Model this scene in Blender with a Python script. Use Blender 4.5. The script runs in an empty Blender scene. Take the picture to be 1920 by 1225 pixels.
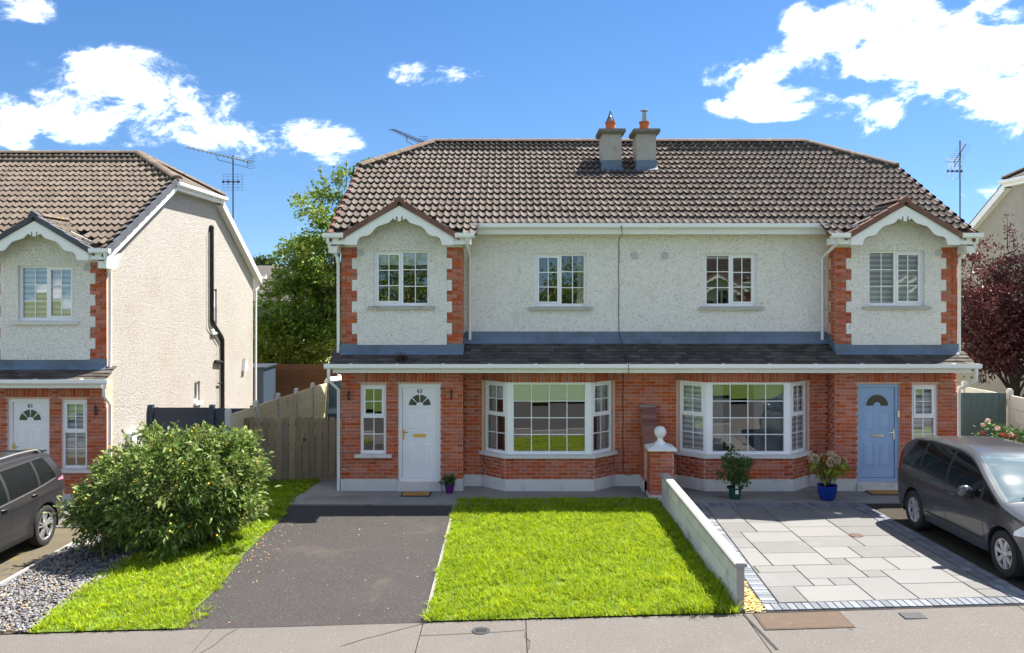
import bpy, bmesh, math, random
import numpy as np
from mathutils import Vector, Matrix, Euler
R = math.radians
rnd = random.Random(7)
nrg = np.random.default_rng(11)
sc = bpy.context.scene
C = sc.collection

# ------------------------------------------------------------------ camera
HC, F, HZ = 4.2, 1600.0, 549.0            # eye height, focal length and horizon row (pixels of a 1920 wide picture)
cam_d = bpy.data.cameras.new('camera'); cam = bpy.data.objects.new('camera', cam_d); C.objects.link(cam)
cam.location = (0, 0, HC); cam.rotation_euler = (R(90), 0, 0)
cam_d.sensor_width = 36; cam_d.lens = 36*F/1920; cam_d.shift_y = -(612.5-HZ)/1920
cam_d.clip_start = 0.1; cam_d.clip_end = 3000
sc.camera = cam
def PX(px, Y): return (px-960)*Y/F
def PZ(py, Y): return HC-(py-HZ)*Y/F

# ------------------------------------------------------------------ light
SUN = Vector((0.53, 0.33, 1.0)).normalized()
SUN_E = math.asin(SUN.z); SUN_A = math.atan2(SUN.x, SUN.y)
sun_d = bpy.data.lights.new('sun', 'SUN'); sun = bpy.data.objects.new('sun', sun_d); C.objects.link(sun)
sun_d.energy = 2.0; sun_d.angle = R(0.5); sun_d.color = (1.0, 0.94, 0.85)
sun.rotation_euler = (-SUN).to_track_quat('-Z', 'Y').to_euler(); sun.location = (12, 20, 40)
SKY_STRENGTH = 0.15
sc.view_settings.view_transform = 'Standard'; sc.view_settings.look = 'None'
sc.view_settings.exposure = 2.92; sc.view_settings.gamma = 1; sc.view_settings.use_curve_mapping = False

def build_world():
    w = bpy.data.worlds.new('World'); sc.world = w; w.use_nodes = True
    nt = w.node_tree; N = nt.nodes; L = nt.links; N.clear()
    def n(t, **k):
        o = N.new(t)
        for a, b in k.items(): setattr(o, a, b)
        return o
    def math_(op, a, b=None, clamp=False):
        o = n('ShaderNodeMath', operation=op, use_clamp=clamp)
        for i, x in enumerate((a, b)):
            if x is None: continue
            if isinstance(x, (int, float)): o.inputs[i].default_value = x
            else: L.new(x, o.inputs[i])
        return o.outputs[0]
    sky = n('ShaderNodeTexSky', sky_type='NISHITA'); sky.sun_disc = False
    sky.sun_elevation = SUN_E; sky.sun_rotation = SUN_A
    sky.air_density = 1.0; sky.dust_density = 0.05; sky.ozone_density = 3.0; sky.altitude = 60
    tc = n('ShaderNodeTexCoord')
    lift = n('ShaderNodeMapping'); lift.inputs['Scale'].default_value = (1, 1, .86); lift.inputs['Location'].default_value = (0, 0, .10)
    nrm = n('ShaderNodeVectorMath', operation='NORMALIZE'); L.new(tc.outputs['Generated'], lift.inputs[0]); L.new(lift.outputs[0], nrm.inputs[0]); L.new(nrm.outputs[0], sky.inputs[0])
    sep = n('ShaderNodeSeparateXYZ'); L.new(tc.outputs['Generated'], sep.inputs[0])
    az = math_('ARCTAN2', sep.outputs[0], sep.outputs[1]); el = math_('ARCSINE', sep.outputs[2])
    # cloud fields: ellipses in azimuth and elevation give the banks, noise gives their ragged shape
    noise = n('ShaderNodeTexNoise'); noise.inputs['Scale'].default_value = 12.0; noise.inputs['Detail'].default_value = 9; noise.inputs['Roughness'].default_value = 0.66
    noise.inputs['Distortion'].default_value = 0.25
    mp = n('ShaderNodeMapping'); mp.inputs['Scale'].default_value = (1, 1, 1.7); mp.inputs['Location'].default_value = (3.1, 0.4, 1.2)
    L.new(tc.outputs['Generated'], mp.inputs[0]); L.new(mp.outputs[0], noise.inputs['Vector'])
    big = n('ShaderNodeTexNoise'); big.inputs['Scale'].default_value = 2.3; big.inputs['Detail'].default_value = 2
    L.new(mp.outputs[0], big.inputs['Vector'])
    def blob(px, py, rx, ry, gain):
        a = math.atan2(px-960, F); e = math.atan2(-(py-HZ), math.hypot(F, px-960))
        dx = math_('DIVIDE', math_('SUBTRACT', az, a), rx/F); dy = math_('DIVIDE', math_('SUBTRACT', el, e), ry/F)
        d = math_('ADD', math_('MULTIPLY', dx, dx), math_('MULTIPLY', dy, dy))
        g = math_('SUBTRACT', 1.0, d, clamp=True)
        return math_('MULTIPLY', g, gain*BLOB)
    cov = None
    for b in ((215, 150, 190, 70, 1.0), (330, 185, 140, 65, 1.0), (95, 120, 70, 50, .7), (170, 215, 220, 62, 1.1), (20, 238, 70, 45, .8), (590, 272, 105, 55, 1.1), (440, 262, 140, 50, .85),
              (20, 12, 90, 35, .7), (820, 140, 110, 36, .95), (1600, 85, 140, 90, 1.0), (1830, 110, 190, 130, 1.25), (1880, 190, 160, 80, 1.1), (1700, 10, 110, 40, .9),
              (1400, 130, 120, 48, .92), (1450, 190, 140, 42, 1.0), (1640, 215, 95, 50, 1.0), (1510, 40, 60, 45, .7), (1880, 235, 110, 30, .8), (1840, 385, 110, 50, .55)):
        o = blob(*b); cov = o if cov is None else math_('MAXIMUM', cov, o)
    # the rest of the sky carries the same broken cloud, as much of it as the part in view
    def ramp(x, a, b):
        o = n('ShaderNodeMapRange', interpolation_type='SMOOTHSTEP'); o.inputs['From Min'].default_value = a; o.inputs['From Max'].default_value = b; L.new(x, o.inputs[0]); return o.outputs[0]
    away = ramp(math_('ABSOLUTE', az), 0.58, 0.95)
    high = ramp(el, 0.37, 0.62)
    out = math_('MAXIMUM', away, high)
    gen = math_('MULTIPLY', math_('MULTIPLY', math_('SUBTRACT', big.outputs['Fac'], 0.44), 5.5, clamp=True), out)
    cov = math_('MAXIMUM', cov, gen)
    ns = math_('MULTIPLY', math_('SUBTRACT', noise.outputs['Fac'], 0.5), 4.2)
    dens = math_('ADD', math_('MULTIPLY', cov, 1.0), math_('MULTIPLY', ns, math_('MULTIPLY', cov, 3.0, clamp=True)))
    dens = math_('SUBTRACT', dens, 0.42)
    # one rule for every cloud, in view or not: same opacity, same brightness, thicker parts a little greyer
    fac = math_('MULTIPLY', math_('POWER', ramp(dens, -0.20, 0.95), 1.6), 0.98)
    shade = n('ShaderNodeMapRange'); shade.inputs['From Min'].default_value = 0.15; shade.inputs['From Max'].default_value = 1.0; shade.inputs['To Min'].default_value = 1.0; shade.inputs['To Max'].default_value = 0.19; L.new(dens, shade.inputs[0])
    cc = n('ShaderNodeMix', data_type='RGBA', blend_type='MULTIPLY'); cc.inputs[0].default_value = 1.0
    cc.inputs[6].default_value = (CLOUD, CLOUD*.985, CLOUD*.96, 1); L.new(shade.outputs[0], cc.inputs[7])
    hs = n('ShaderNodeHueSaturation'); hs.inputs['Saturation'].default_value = SKY_SAT; hs.inputs['Value'].default_value = 0.148; hs.inputs['Hue'].default_value = 0.505
    L.new(sky.outputs[0], hs.inputs['Color'])
    mix = n('ShaderNodeMix', data_type='RGBA'); L.new(fac, mix.inputs[0]); L.new(hs.outputs[0], mix.inputs[6]); L.new(cc.outputs[2], mix.inputs[7])
    bg = n('ShaderNodeBackground'); bg.inputs[1].default_value = SKY_STRENGTH; L.new(mix.outputs[2], bg.inputs[0])
    wo = n('ShaderNodeOutputWorld'); L.new(bg.outputs[0], wo.inputs[0])
CLOUD, SKY_SAT, BLOB = 5.2, 1.24, 0.80
build_world()
sc.cycles.max_bounces = 8; sc.cycles.transparent_max_bounces = 12; sc.cycles.use_denoising = True
sc.cycles.caustics_reflective = False; sc.cycles.caustics_refractive = False

# ------------------------------------------------------------------ materials
M = {}
def mat(name, col, rough=0.7, metal=0.0, rv=0.0, hv=0.0, nv=None, spots=(), bump=None, spec=0.35, coat=0.0, sub=None, trans=0.0):
    """rv: tone change from piece to piece, nv: (scale, amount) clouding, spots: (colour, scale, threshold, softness[, detail]) patches, bump: (scale, height, detail)"""
    m = bpy.data.materials.new(name); m.use_nodes = True; M[name] = m
    nt = m.node_tree; N = nt.nodes; L = nt.links; b = N['Principled BSDF']
    geo = N.new('ShaderNodeNewGeometry')
    def mth(op, a, c=None):
        o = N.new('ShaderNodeMath'); o.operation = op
        for i, x in enumerate((a, c)):
            if x is None: continue
            if isinstance(x, (int, float)): o.inputs[i].default_value = x
            else: L.new(x, o.inputs[i])
        return o.outputs[0]
    rgb = N.new('ShaderNodeRGB'); rgb.outputs[0].default_value = (*col, 1); cur = rgb.outputs[0]
    val = None
    if rv or hv:
        oi = N.new('ShaderNodeObjectInfo')
        r = mth('FRACT', mth('ADD', mth('MULTIPLY', oi.outputs['Random'], 7.31), mth('MULTIPLY', geo.outputs['Random Per Island'], 3.77)))
        val = mth('ADD', mth('MULTIPLY', mth('SUBTRACT', r, 0.5), 2*rv), 1.0)
    if nv:
        no = N.new('ShaderNodeTexNoise'); no.inputs['Scale'].default_value = nv[0]; no.inputs['Detail'].default_value = 6; no.inputs['Roughness'].default_value = 0.65
        L.new(geo.outputs['Position'], no.inputs['Vector'])
        v2 = mth('ADD', mth('MULTIPLY', mth('SUBTRACT', no.outputs['Fac'], 0.5), 2*nv[1]), 1.0)
        val = v2 if val is None else mth('MULTIPLY', val, v2)
    if val is not None:
        h = N.new('ShaderNodeHueSaturation'); L.new(cur, h.inputs['Color']); L.new(val, h.inputs['Value'])
        if hv:
            r2 = mth('FRACT', mth('MULTIPLY', r, 17.3))
            L.new(mth('ADD', mth('MULTIPLY', mth('SUBTRACT', r2, 0.5), 2*hv), 0.5), h.inputs['Hue'])
            L.new(mth('ADD', mth('MULTIPLY', mth('FRACT', mth('MULTIPLY', r, 41.7)), 0.3), 0.82), h.inputs['Saturation'])
        cur = h.outputs[0]
    for s in spots:
        no = N.new('ShaderNodeTexNoise'); no.inputs['Scale'].default_value = s[1]; no.inputs['Detail'].default_value = s[4] if len(s) > 4 else 5; no.inputs['Roughness'].default_value = 0.6
        if len(s) > 5:
            mp = N.new('ShaderNodeMapping'); mp.inputs['Scale'].default_value = s[5]; L.new(geo.outputs['Position'], mp.inputs[0]); L.new(mp.outputs[0], no.inputs['Vector'])
        else: L.new(geo.outputs['Position'], no.inputs['Vector'])
        mr = N.new('ShaderNodeMapRange'); mr.inputs['From Min'].default_value = s[2]; mr.inputs['From Max'].default_value = s[2]+s[3]; L.new(no.outputs['Fac'], mr.inputs[0])
        mx = N.new('ShaderNodeMix'); mx.data_type = 'RGBA'; L.new(mr.outputs[0], mx.inputs[0]); L.new(cur, mx.inputs[6]); mx.inputs[7].default_value = (*s[0], 1); cur = mx.outputs[2]
    L.new(cur, b.inputs['Base Color'])
    b.inputs['Roughness'].default_value = rough; b.inputs['Metallic'].default_value = metal; b.inputs['Specular IOR Level'].default_value = spec
    if coat: b.inputs['Coat Weight'].default_value = coat; b.inputs['Coat Roughness'].default_value = 0.05
    if bump:
        no = N.new('ShaderNodeTexNoise'); no.inputs['Scale'].default_value = bump[0]; no.inputs['Detail'].default_value = bump[2] if len(bump) > 2 else 4
        if len(bump) > 3: no.inputs['Distortion'].default_value = bump[3]
        L.new(geo.outputs['Position'], no.inputs['Vector'])
        bp = N.new('ShaderNodeBump'); bp.inputs['Strength'].default_value = 1.0; bp.inputs['Distance'].default_value = bump[1]
        L.new(no.outputs['Fac'], bp.inputs['Height']); L.new(bp.outputs[0], b.inputs['Normal'])
    if trans:
        tr = N.new('ShaderNodeBsdfTranslucent'); L.new(cur, tr.inputs[0]); mx = N.new('ShaderNodeMixShader'); mx.inputs[0].default_value = trans
        L.new(b.outputs[0], mx.inputs[1]); L.new(tr.outputs[0], mx.inputs[2]); L.new(mx.outputs[0], N['Material Output'].inputs[0])
    return m
def glass(name, tint=(1, 1, 1), refl=0.16, rough=0.0, col=None):
    m = bpy.data.materials.new(name); m.use_nodes = True; M[name] = m
    nt = m.node_tree; N = nt.nodes; L = nt.links; N.remove(N['Principled BSDF'])
    t = N.new('ShaderNodeBsdfTransparent'); t.inputs[0].default_value = (*tint, 1)
    g = N.new('ShaderNodeBsdfGlossy'); g.inputs['Roughness'].default_value = rough; g.inputs[0].default_value = (1, 1, 1, 1)
    lw = N.new('ShaderNodeLayerWeight'); lw.inputs[0].default_value = 0.35
    mr = N.new('ShaderNodeMapRange'); mr.inputs['To Min'].default_value = refl; mr.inputs['To Max'].default_value = 1.0; L.new(lw.outputs['Fresnel'], mr.inputs[0])
    mx = N.new('ShaderNodeMixShader'); L.new(mr.outputs[0], mx.inputs[0]); L.new(t.outputs[0], mx.inputs[1]); L.new(g.outputs[0], mx.inputs[2]); L.new(mx.outputs[0], N['Material Output'].inputs[0])
    return m

mat('render', (.90, .86, .81), .9, nv=(1.3, .06), spots=(((.66, .60, .52), 1.1, .62, .25, 6), ((.66, .62, .55), 2.2, .60, .22, 5, (2.4, 2.4, .35)), ((.70, .675, .63), 21, .52, .12, 4, (1, 1, 1.5)), ((.42, .39, .35), 30, .655, .05, 3, (1, 1, .6))), bump=(24, .045, 6, 1.6))  # fine grey specks paint in crevice shade of the dash; larger patches are stains
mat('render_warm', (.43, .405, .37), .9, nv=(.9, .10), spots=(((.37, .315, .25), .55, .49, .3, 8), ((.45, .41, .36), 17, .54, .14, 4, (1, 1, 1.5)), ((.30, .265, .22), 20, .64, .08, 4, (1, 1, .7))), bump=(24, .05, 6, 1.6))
mat('mortar', (.60, .38, .28), .95, nv=(12, .15))
mat('mortar_grey', (.36, .33, .30), .95, nv=(12, .15))
mat('brick', (.43, .118, .062), .88, rv=.15, hv=.005, nv=(22, .14), spots=(((.16, .055, .045), 3.0, .62, .2, 4),), bump=(140, .0025, 3))
mat('brick_dark', (.20, .085, .075), .85, rv=.25, hv=.02, nv=(22, .2), bump=(140, .003, 3))
mat('plinth', (.60, .585, .55), .85, nv=(2.2, .12), spots=(((.33, .31, .27), 2.4, .58, .2, 6),), bump=(60, .004, 4))
mat('upvc', (.82, .83, .84), .32, spec=.45)
mat('upvc_old', (.74, .735, .70), .45, nv=(3, .05), spots=(((.52, .50, .45), 5, .64, .15, 5),))
mat('white_paint', (.80, .80, .785), .5, nv=(3, .03), spots=(((.60, .57, .52), 6, .66, .12, 5),))
mat('roof_tile', (.112, .096, .086), .93, rv=.17, hv=.014, nv=(26, .28), spots=(((.30, .26, .19), 9, .66, .08, 6), ((.36, .27, .05), 3.3, .70, .05, 7), ((.085, .065, .055), 1.3, .60, .25, 5)), bump=(90, .004, 4), spec=.12)
mat('roof_tile_tan', (.118, .097, .08), .93, rv=.15, hv=.012, nv=(26, .24), spots=(((.12, .09, .07), 1.6, .60, .25, 5), ((.36, .32, .25), 9, .66, .08, 6)), bump=(90, .004, 4), spec=.12)
mat('pent_tile', (.088, .078, .070), .93, rv=.34, hv=.02, nv=(18, .3), spots=(((.17, .14, .05), 4, .66, .1, 6), ((.035, .033, .032), 1.1, .56, .2, 5)), bump=(70, .005, 4), spec=.1)
mat('deck', (.055, .045, .04), .95)
mat('ridge_tile', (.15, .115, .092), .92, rv=.15, nv=(9, .3), spots=(((.30, .26, .06), 3.2, .60, .1, 6), ((.26, .23, .19), 7, .62, .1, 6)), bump=(60, .006, 4), spec=.12)
mat('verge_brown', (.17, .085, .062), .75, rv=.15, nv=(14, .15), bump=(80, .002, 3))
mat('verge_slate', (.075, .082, .095), .75, rv=.18, nv=(10, .2))
mat('lead', (.112, .158, .225), .5, nv=(5, .16), spots=(((.27, .31, .37), 7, .66, .1, 6), ((.075, .095, .125), 1.6, .50, .2, 6)), spec=.5, bump=(14, .006, 3))
mat('stack', (.37, .345, .31), .9, nv=(5, .2), spots=(((.22, .20, .17), 4, .58, .15, 6),), bump=(60, .006, 4))
mat('stack_cap', (.17, .155, .13), .92, nv=(9, .25), spots=(((.30, .28, .2), 12, .62, .1, 5),), bump=(50, .008, 4))
mat('terracotta', (.43, .125, .045), .8, nv=(8, .15))
mat('dark_metal', (.05, .05, .052), .5, metal=.3)
mat('flue_metal', (.25, .27, .29), .35, metal=.8)
mat('pipe_black', (.018, .018, .020), .5)
mat('cable', (.015, .015, .016), .6)
mat('sill', (.42, .40, .36), .85, nv=(6, .15), spots=(((.27, .25, .21), 5, .58, .15, 6),))
mat('sill_paint', (.62, .61, .58), .8, nv=(5, .1), spots=(((.42, .40, .36), 5, .62, .15, 6),))
mat('interior', (.20, .18, .15), .9)
mat('interior_dark', (.09, .08, .07), .9)
mat('blind', (.78, .84, .80), .8)
mat('blind_zebra', (.88, .89, .89), .8)
mat('blind_sheer', (.50, .53, .56), .9)
mat('curtain', (.60, .58, .54), .9, nv=(8, .1))
mat('curtain_brown', (.16, .055, .03), .9)
mat('room_grey', (.24, .26, .28), .8, nv=(5, .3))
mat('brass', (.72, .47, .09), .3, metal=.85)
mat('chrome', (.75, .75, .76), .25, metal=.9)
mat('number', (.10, .065, .03), .4, metal=.3)
mat('door_white', (.79, .80, .82), .35, spec=.45)
mat('door_blue', (.29, .42, .60), .45, nv=(3, .03), spec=.4)
mat('frosted', (.045, .05, .04), .25, spec=.6)
glass('window_glass', (.93, .96, .95), .135)
mat('vent', (.45, .46, .45), .8)

mat('asphalt', (.045, .0415, .041), .95, nv=(.8, .22), spots=(((.135, .125, .12), 55, .60, .06, 3), ((.028, .028, .03), 70, .60, .06, 2), ((.10, .08, .06), .8, .60, .25, 6)), bump=(120, .006, 3), spec=.2)
mat('asphalt_moss', (.105, .090, .062), .95, nv=(2, .3), spots=(((.15, .13, .03), 1.6, .55, .15, 7), ((.06, .05, .045), 5, .58, .15, 6)), bump=(90, .006, 4), spec=.2)
mat('asphalt_dark', (.040, .035, .027), .95, nv=(3, .35), spots=(((.07, .075, .02), 2.2, .58, .12, 7),), bump=(90, .008, 4), spec=.15)
mat('road', (.06, .06, .06), .95, nv=(1.5, .15), bump=(120, .006, 3), spec=.2)
mat('concrete_path', (.24, .228, .205), .92, nv=(1.6, .2), spots=(((.11, .105, .085), 1.3, .54, .2, 7), ((.10, .11, .03), 4.0, .66, .1, 6), ((.30, .29, .27), 40, .62, .06, 3)), bump=(80, .004, 4), spec=.2)
mat('pavement', (.117, .108, .101), .93, nv=(1.3, .14), spots=(((.135, .12, .11), .9, .56, .25, 7), ((.225, .205, .19), 60, .60, .06, 3), ((.11, .10, .09), 75, .63, .05, 2)), bump=(110, .005, 4), spec=.2)
mat('slab', (.152, .151, .149), .8, rv=.15, hv=.012, nv=(1.8, .09), spots=(((.165, .17, .174), 1.5, .56, .2, 5), ((.22, .19, .14), 4, .70, .1, 6)), bump=(28, .004, 4), spec=.25)
mat('slab_joint', (.18, .15, .11), .95, nv=(20, .3))
mat('block_paver', (.155, .17, .195), .85, rv=.3, hv=.02, nv=(14, .2), bump=(90, .003, 3), spec=.25)
mat('block_wall', (.58, .58, .58), .9, rv=.12, nv=(3, .12), spots=(((.30, .31, .29), 2.2, .58, .15, 6), ((.56, .56, .55), 30, .6, .08, 3)), bump=(110, .005, 4), spec=.2)
mat('coping', (.33, .322, .315), .88, rv=.06, nv=(2.5, .1), spots=(((.25, .24, .22), 5, .66, .1, 6),), bump=(70, .004, 4), spec=.2)
mat('stone_white', (.76, .755, .73), .75, nv=(4, .06), spots=(((.5, .47, .4), 6, .62, .12, 5),))
mat('fence_concrete', (.56, .48, .34), .9, rv=.06, nv=(2.5, .14), spots=(((.22, .2, .16), 2.6, .6, .15, 6),), bump=(50, .006, 4))
mat('fence_post', (.50, .485, .45), .9, nv=(6, .2), spots=(((.2, .185, .16), 7, .58, .15, 6),), bump=(60, .006, 4))
mat('fence_white', (.56, .535, .49), .9, rv=.05, nv=(3, .12), bump=(9, .02, 5))
mat('wood_grey', (.27, .205, .135), .92, rv=.25, hv=.012, nv=(6, .25), spots=(((.12, .09, .065), 5, .58, .2, 6, (6, 6, .6)), ((.13, .13, .055), 3, .62, .15, 5)), bump=(30, .004, 4), spec=.15)
mat('wood_brown', (.135, .062, .035), .9, rv=.2, nv=(6, .25), spots=(((.075, .038, .024), 5, .58, .2, 6, (.6, 6, 6)),), bump=(30, .004, 4), spec=.15)
mat('navy', (.030, .042, .062), .55, rv=.12, nv=(5, .1))
mat('navy_blue', (.035, .055, .085), .6, rv=.1, nv=(5, .15))
mat('gate_green', (.095, .135, .125), .6, rv=.08, nv=(5, .1))
mat('bin_teal', (.06, .085, .085), .5)
mat('shed_roof', (.10, .17, .20), .6)
mat('soil', (.075, .055, .038), .95, nv=(8, .3))
mat('turf', (.085, .135, .015), .95, nv=(9, .3))
mat('grass', (.285, .39, .007), .85, rv=.34, hv=.025, nv=(.9, .32), spots=(((.10, .20, .012), 1.4, .60, .18, 6), ((.48, .50, .02), 1.8, .56, .25, 6),), spec=.05, trans=.4)
mat('field', (.16, .19, .05), .95, nv=(.03, .3))
mat('gravel', (.15, .15, .158), .85, rv=.6, hv=.03, nv=(20, .1))
mat('gravel_tan', (.34, .26, .17), .85, rv=.4, hv=.02)
mat('bark_chip', (.52, .34, .11), .9, rv=.35, hv=.02)
mat('leaf_litter', (.45, .27, .12), .9, rv=.5, hv=.04)
mat('iron', (.055, .058, .062), .6, metal=.4, nv=(30, .2))
mat('rust', (.085, .058, .042), .85, nv=(8, .2), spots=(((.17, .105, .065), 5, .56, .15, 6),), bump=(60, .003, 3))
mat('coir', (.40, .20, .06), .95, nv=(60, .2), bump=(200, .004, 2))
mat('rubber', (.022, .022, .023), .8, nv=(10, .2))
mat('pot_purple', (.085, .012, .12), .4)
mat('pot_green', (.012, .065, .05), .5)
mat('pot_blue', (.006, .035, .25), .18, coat=.4)
mat('card', (.74, .75, .70), .7)
mat('leaf_bush', (.165, .235, .05), .6, rv=.42, hv=.035, spots=(((.34, .33, .13), 2.2, .54, .2, 5),), spec=.3, trans=.28)
mat('leaf_tree', (.15, .225, .028), .55, rv=.45, hv=.03, spots=(((.26, .27, .02), .9, .55, .2, 5),), spec=.3, trans=.35)
mat('leaf_purple', (.125, .036, .04), .45, rv=.5, hv=.03, spots=(((.20, .045, .042), 1.5, .56, .15, 5),), spec=.45, trans=.25)
mat('leaf_lime', (.24, .27, .03), .6, rv=.35, hv=.03, trans=.3)
mat('leaf_pot', (.07, .14, .03), .5, rv=.4, hv=.03, trans=.25)
mat('leaf_far', (.07, .105, .05), .9, rv=.4, hv=.03)
mat('flower_yellow', (.80, .45, .02), .7, rv=.2)
mat('flower_buff', (.62, .46, .32), .8, rv=.25, hv=.02, trans=.2)
mat('flower_pink', (.75, .52, .46), .7, rv=.2, trans=.2)
mat('flower_red', (.40, .07, .05), .7, rv=.3, trans=.2)
mat('bark', (.085, .065, .05), .95, nv=(14, .3), bump=(40, .01, 4))
mat('car_grey', (.055, .055, .059), .30, metal=.55, coat=.3, spec=.4)
mat('car_graphite', (.072, .076, .084), .28, metal=.5, coat=.6, spec=.45)
mat('car_trim', (.02, .02, .021), .6)
mat('car_glass', (.008, .010, .011), .04, spec=.14)
mat('car_screen', (.10, .135, .14), .04, spec=.9, coat=.8)
mat('tyre', (.022, .022, .022), .85)
mat('alloy', (.52, .52, .53), .32, metal=.75)
mat('lamp_red', (.36, .012, .018), .15, coat=.6)
mat('lamp_pink', (.50, .20, .33), .15, coat=.6)
mat('lamp_clear', (.66, .70, .74), .08, coat=.8)
mat('far_wall', (.55, .52, .48), .9)
mat('far_roof', (.095, .085, .08), .9, nv=(2, .2))
mat('interior_seat', (.35, .34, .3), .9)

# ------------------------------------------------------------------ mesh helpers
class MB:
    """collects faces; x is mirrored when m is -1, oy is taken off y (house parts are given by their true distance)"""
    def __init__(s, m=1, oy=0.0): s.v = []; s.f = []; s.mi = []; s.m = m; s.oy = oy; s.cur = 0
    def add(s, vs, fs):
        n = len(s.v); s.v += [tuple(p) for p in vs]
        for f in fs: s.f.append([n+i for i in f]); s.mi.append(s.cur)
    def box(s, x0, x1, y0, y1, z0, z1):
        s.add([(x0, y0, z0), (x1, y0, z0), (x1, y1, z0), (x0, y1, z0), (x0, y0, z1), (x1, y0, z1), (x1, y1, z1), (x0, y1, z1)],
              [(0, 3, 2, 1), (4, 5, 6, 7), (0, 1, 5, 4), (1, 2, 6, 5), (2, 3, 7, 6), (3, 0, 4, 7)])
    def hexa(s, a, b):          # two quads of four corners each
        s.add(list(a)+list(b), [(0, 3, 2, 1), (4, 5, 6, 7), (0, 1, 5, 4), (1, 2, 6, 5), (2, 3, 7, 6), (3, 0, 4, 7)])
    def prism(s, poly, a, b, axis='y'):
        n = len(poly)
        def P(p, d): return (p[0], d, p[1]) if axis == 'y' else ((d, p[0], p[1]) if axis == 'x' else (p[0], p[1], d))
        s.add([P(p, a) for p in poly]+[P(p, b) for p in poly], [tuple(range(n)), tuple(range(2*n-1, n-1, -1))]+[(i, n+i, n+(i+1) % n, (i+1) % n) for i in range(n)])
    def tube(s, path, r, n=8, cap=True):
        path = [Vector(p) for p in path]; rs = r if isinstance(r, (list, tuple)) else [r]*len(path)
        vs, fs = [], []; prev = None
        for i, p in enumerate(path):
            d = (path[min(i+1, len(path)-1)]-path[max(i-1, 0)])
            d = d.normalized() if d.length > 1e-9 else Vector((0, 0, 1))
            up = prev if prev is not None else (Vector((0, 0, 1)) if abs(d.z) < .9 else Vector((1, 0, 0)))
            a = d.cross(up); a = a.normalized() if a.length > 1e-6 else d.orthogonal().normalized(); b = a.cross(d).normalized(); prev = b
            for k in range(n):
                t = 2*math.pi*k/n; vs.append(p+(a*math.cos(t)+b*math.sin(t))*rs[i])
        for i in range(len(path)-1):
            for k in range(n): fs.append((i*n+k, i*n+(k+1) % n, (i+1)*n+(k+1) % n, (i+1)*n+k))
        if cap: fs += [tuple(range(n-1, -1, -1)), tuple(range((len(path)-1)*n, len(path)*n))]
        s.add(vs, fs)
    def lathe(s, prof, c=(0, 0, 0), n=16, axis='z', close=True):
        vs, fs = [], []
        for r, h in prof:
            for k in range(n):
                t = 2*math.pi*k/n; a, b = r*math.cos(t), r*math.sin(t)
                vs.append((c[0]+a, c[1]+b, c[2]+h) if axis == 'z' else (c[0]+h, c[1]+a, c[2]+b))
        for i in range(len(prof)-1):
            for k in range(n): fs.append((i*n+k, i*n+(k+1) % n, (i+1)*n+(k+1) % n, (i+1)*n+k))
        if close: fs += [tuple(range(n-1, -1, -1)), tuple(range((len(prof)-1)*n, len(prof)*n))]
        s.add(vs, fs)
    def panel(s, rects, holes, a, b, axis='y'):
        """slab made of rectangles (s0,s1,z0,z1) less the holes, from depth a to b, with its reveals"""
        xs = sorted({round(q, 5) for r in list(rects)+list(holes) for q in r[:2]}); zs = sorted({round(q, 5) for r in list(rects)+list(holes) for q in r[2:]})
        def inside(x, z): return any(r[0] < x < r[1] and r[2] < z < r[3] for r in rects) and not any(r[0] < x < r[1] and r[2] < z < r[3] for r in holes)
        g = [[inside((xs[i]+xs[i+1])/2, (zs[j]+zs[j+1])/2) for j in range(len(zs)-1)] for i in range(len(xs)-1)]
        def P(x, d, z): return (x, d, z) if axis == 'y' else (d, x, z)
        def on(i, j): return 0 <= i < len(g) and 0 <= j < len(zs)-1 and g[i][j]
        for i in range(len(xs)-1):
            for j in range(len(zs)-1):
                if not g[i][j]: continue
                x0, x1, z0, z1 = xs[i], xs[i+1], zs[j], zs[j+1]
                s.add([P(x0, a, z0), P(x1, a, z0), P(x1, a, z1), P(x0, a, z1)], [(0, 1, 2, 3)])
                s.add([P(x0, b, z0), P(x1, b, z0), P(x1, b, z1), P(x0, b, z1)], [(3, 2, 1, 0)])
                if not on(i-1, j): s.add([P(x0, a, z0), P(x0, a, z1), P(x0, b, z1), P(x0, b, z0)], [(0, 1, 2, 3)])
                if not on(i+1, j): s.add([P(x1, a, z0), P(x1, b, z0), P(x1, b, z1), P(x1, a, z1)], [(0, 1, 2, 3)])
                if not on(i, j-1): s.add([P(x0, a, z0), P(x0, b, z0), P(x1, b, z0), P(x1, a, z0)], [(0, 1, 2, 3)])
                if not on(i, j+1): s.add([P(x0, a, z1), P(x1, a, z1), P(x1, b, z1), P(x0, b, z1)], [(0, 1, 2, 3)])
    def mesh(s, name, mats, smooth=False):
        me = bpy.data.meshes.new(name)
        vs = [(s.m*x, y-s.oy, z) for x, y, z in s.v]; fs = s.f if s.m > 0 else [list(reversed(f)) for f in s.f]
        me.from_pydata(vs, [], fs)
        for mm in (mats if isinstance(mats, (list, tuple)) else [mats]): me.materials.append(M[mm])
        if any(s.mi): me.polygons.foreach_set('material_index', s.mi)
        if smooth is True: me.polygons.foreach_set('use_smooth', [True]*len(fs))
        elif smooth:
            bm = bmesh.new(); bm.from_mesh(me); bmesh.ops.remove_doubles(bm, verts=bm.verts, dist=1e-5)
            for f in bm.faces: f.smooth = True
            for e in bm.edges:
                if len(e.link_faces) == 2 and e.calc_face_angle(0) > R(smooth): e.smooth = False
            bm.to_mesh(me); bm.free()
        me.update(); return me
    def build(s, name, mats, parent=None, smooth=False, loc=None, rot=None, **kw):
        return put(name, s.mesh(name, mats, smooth), parent, loc, rot, **kw)
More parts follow.
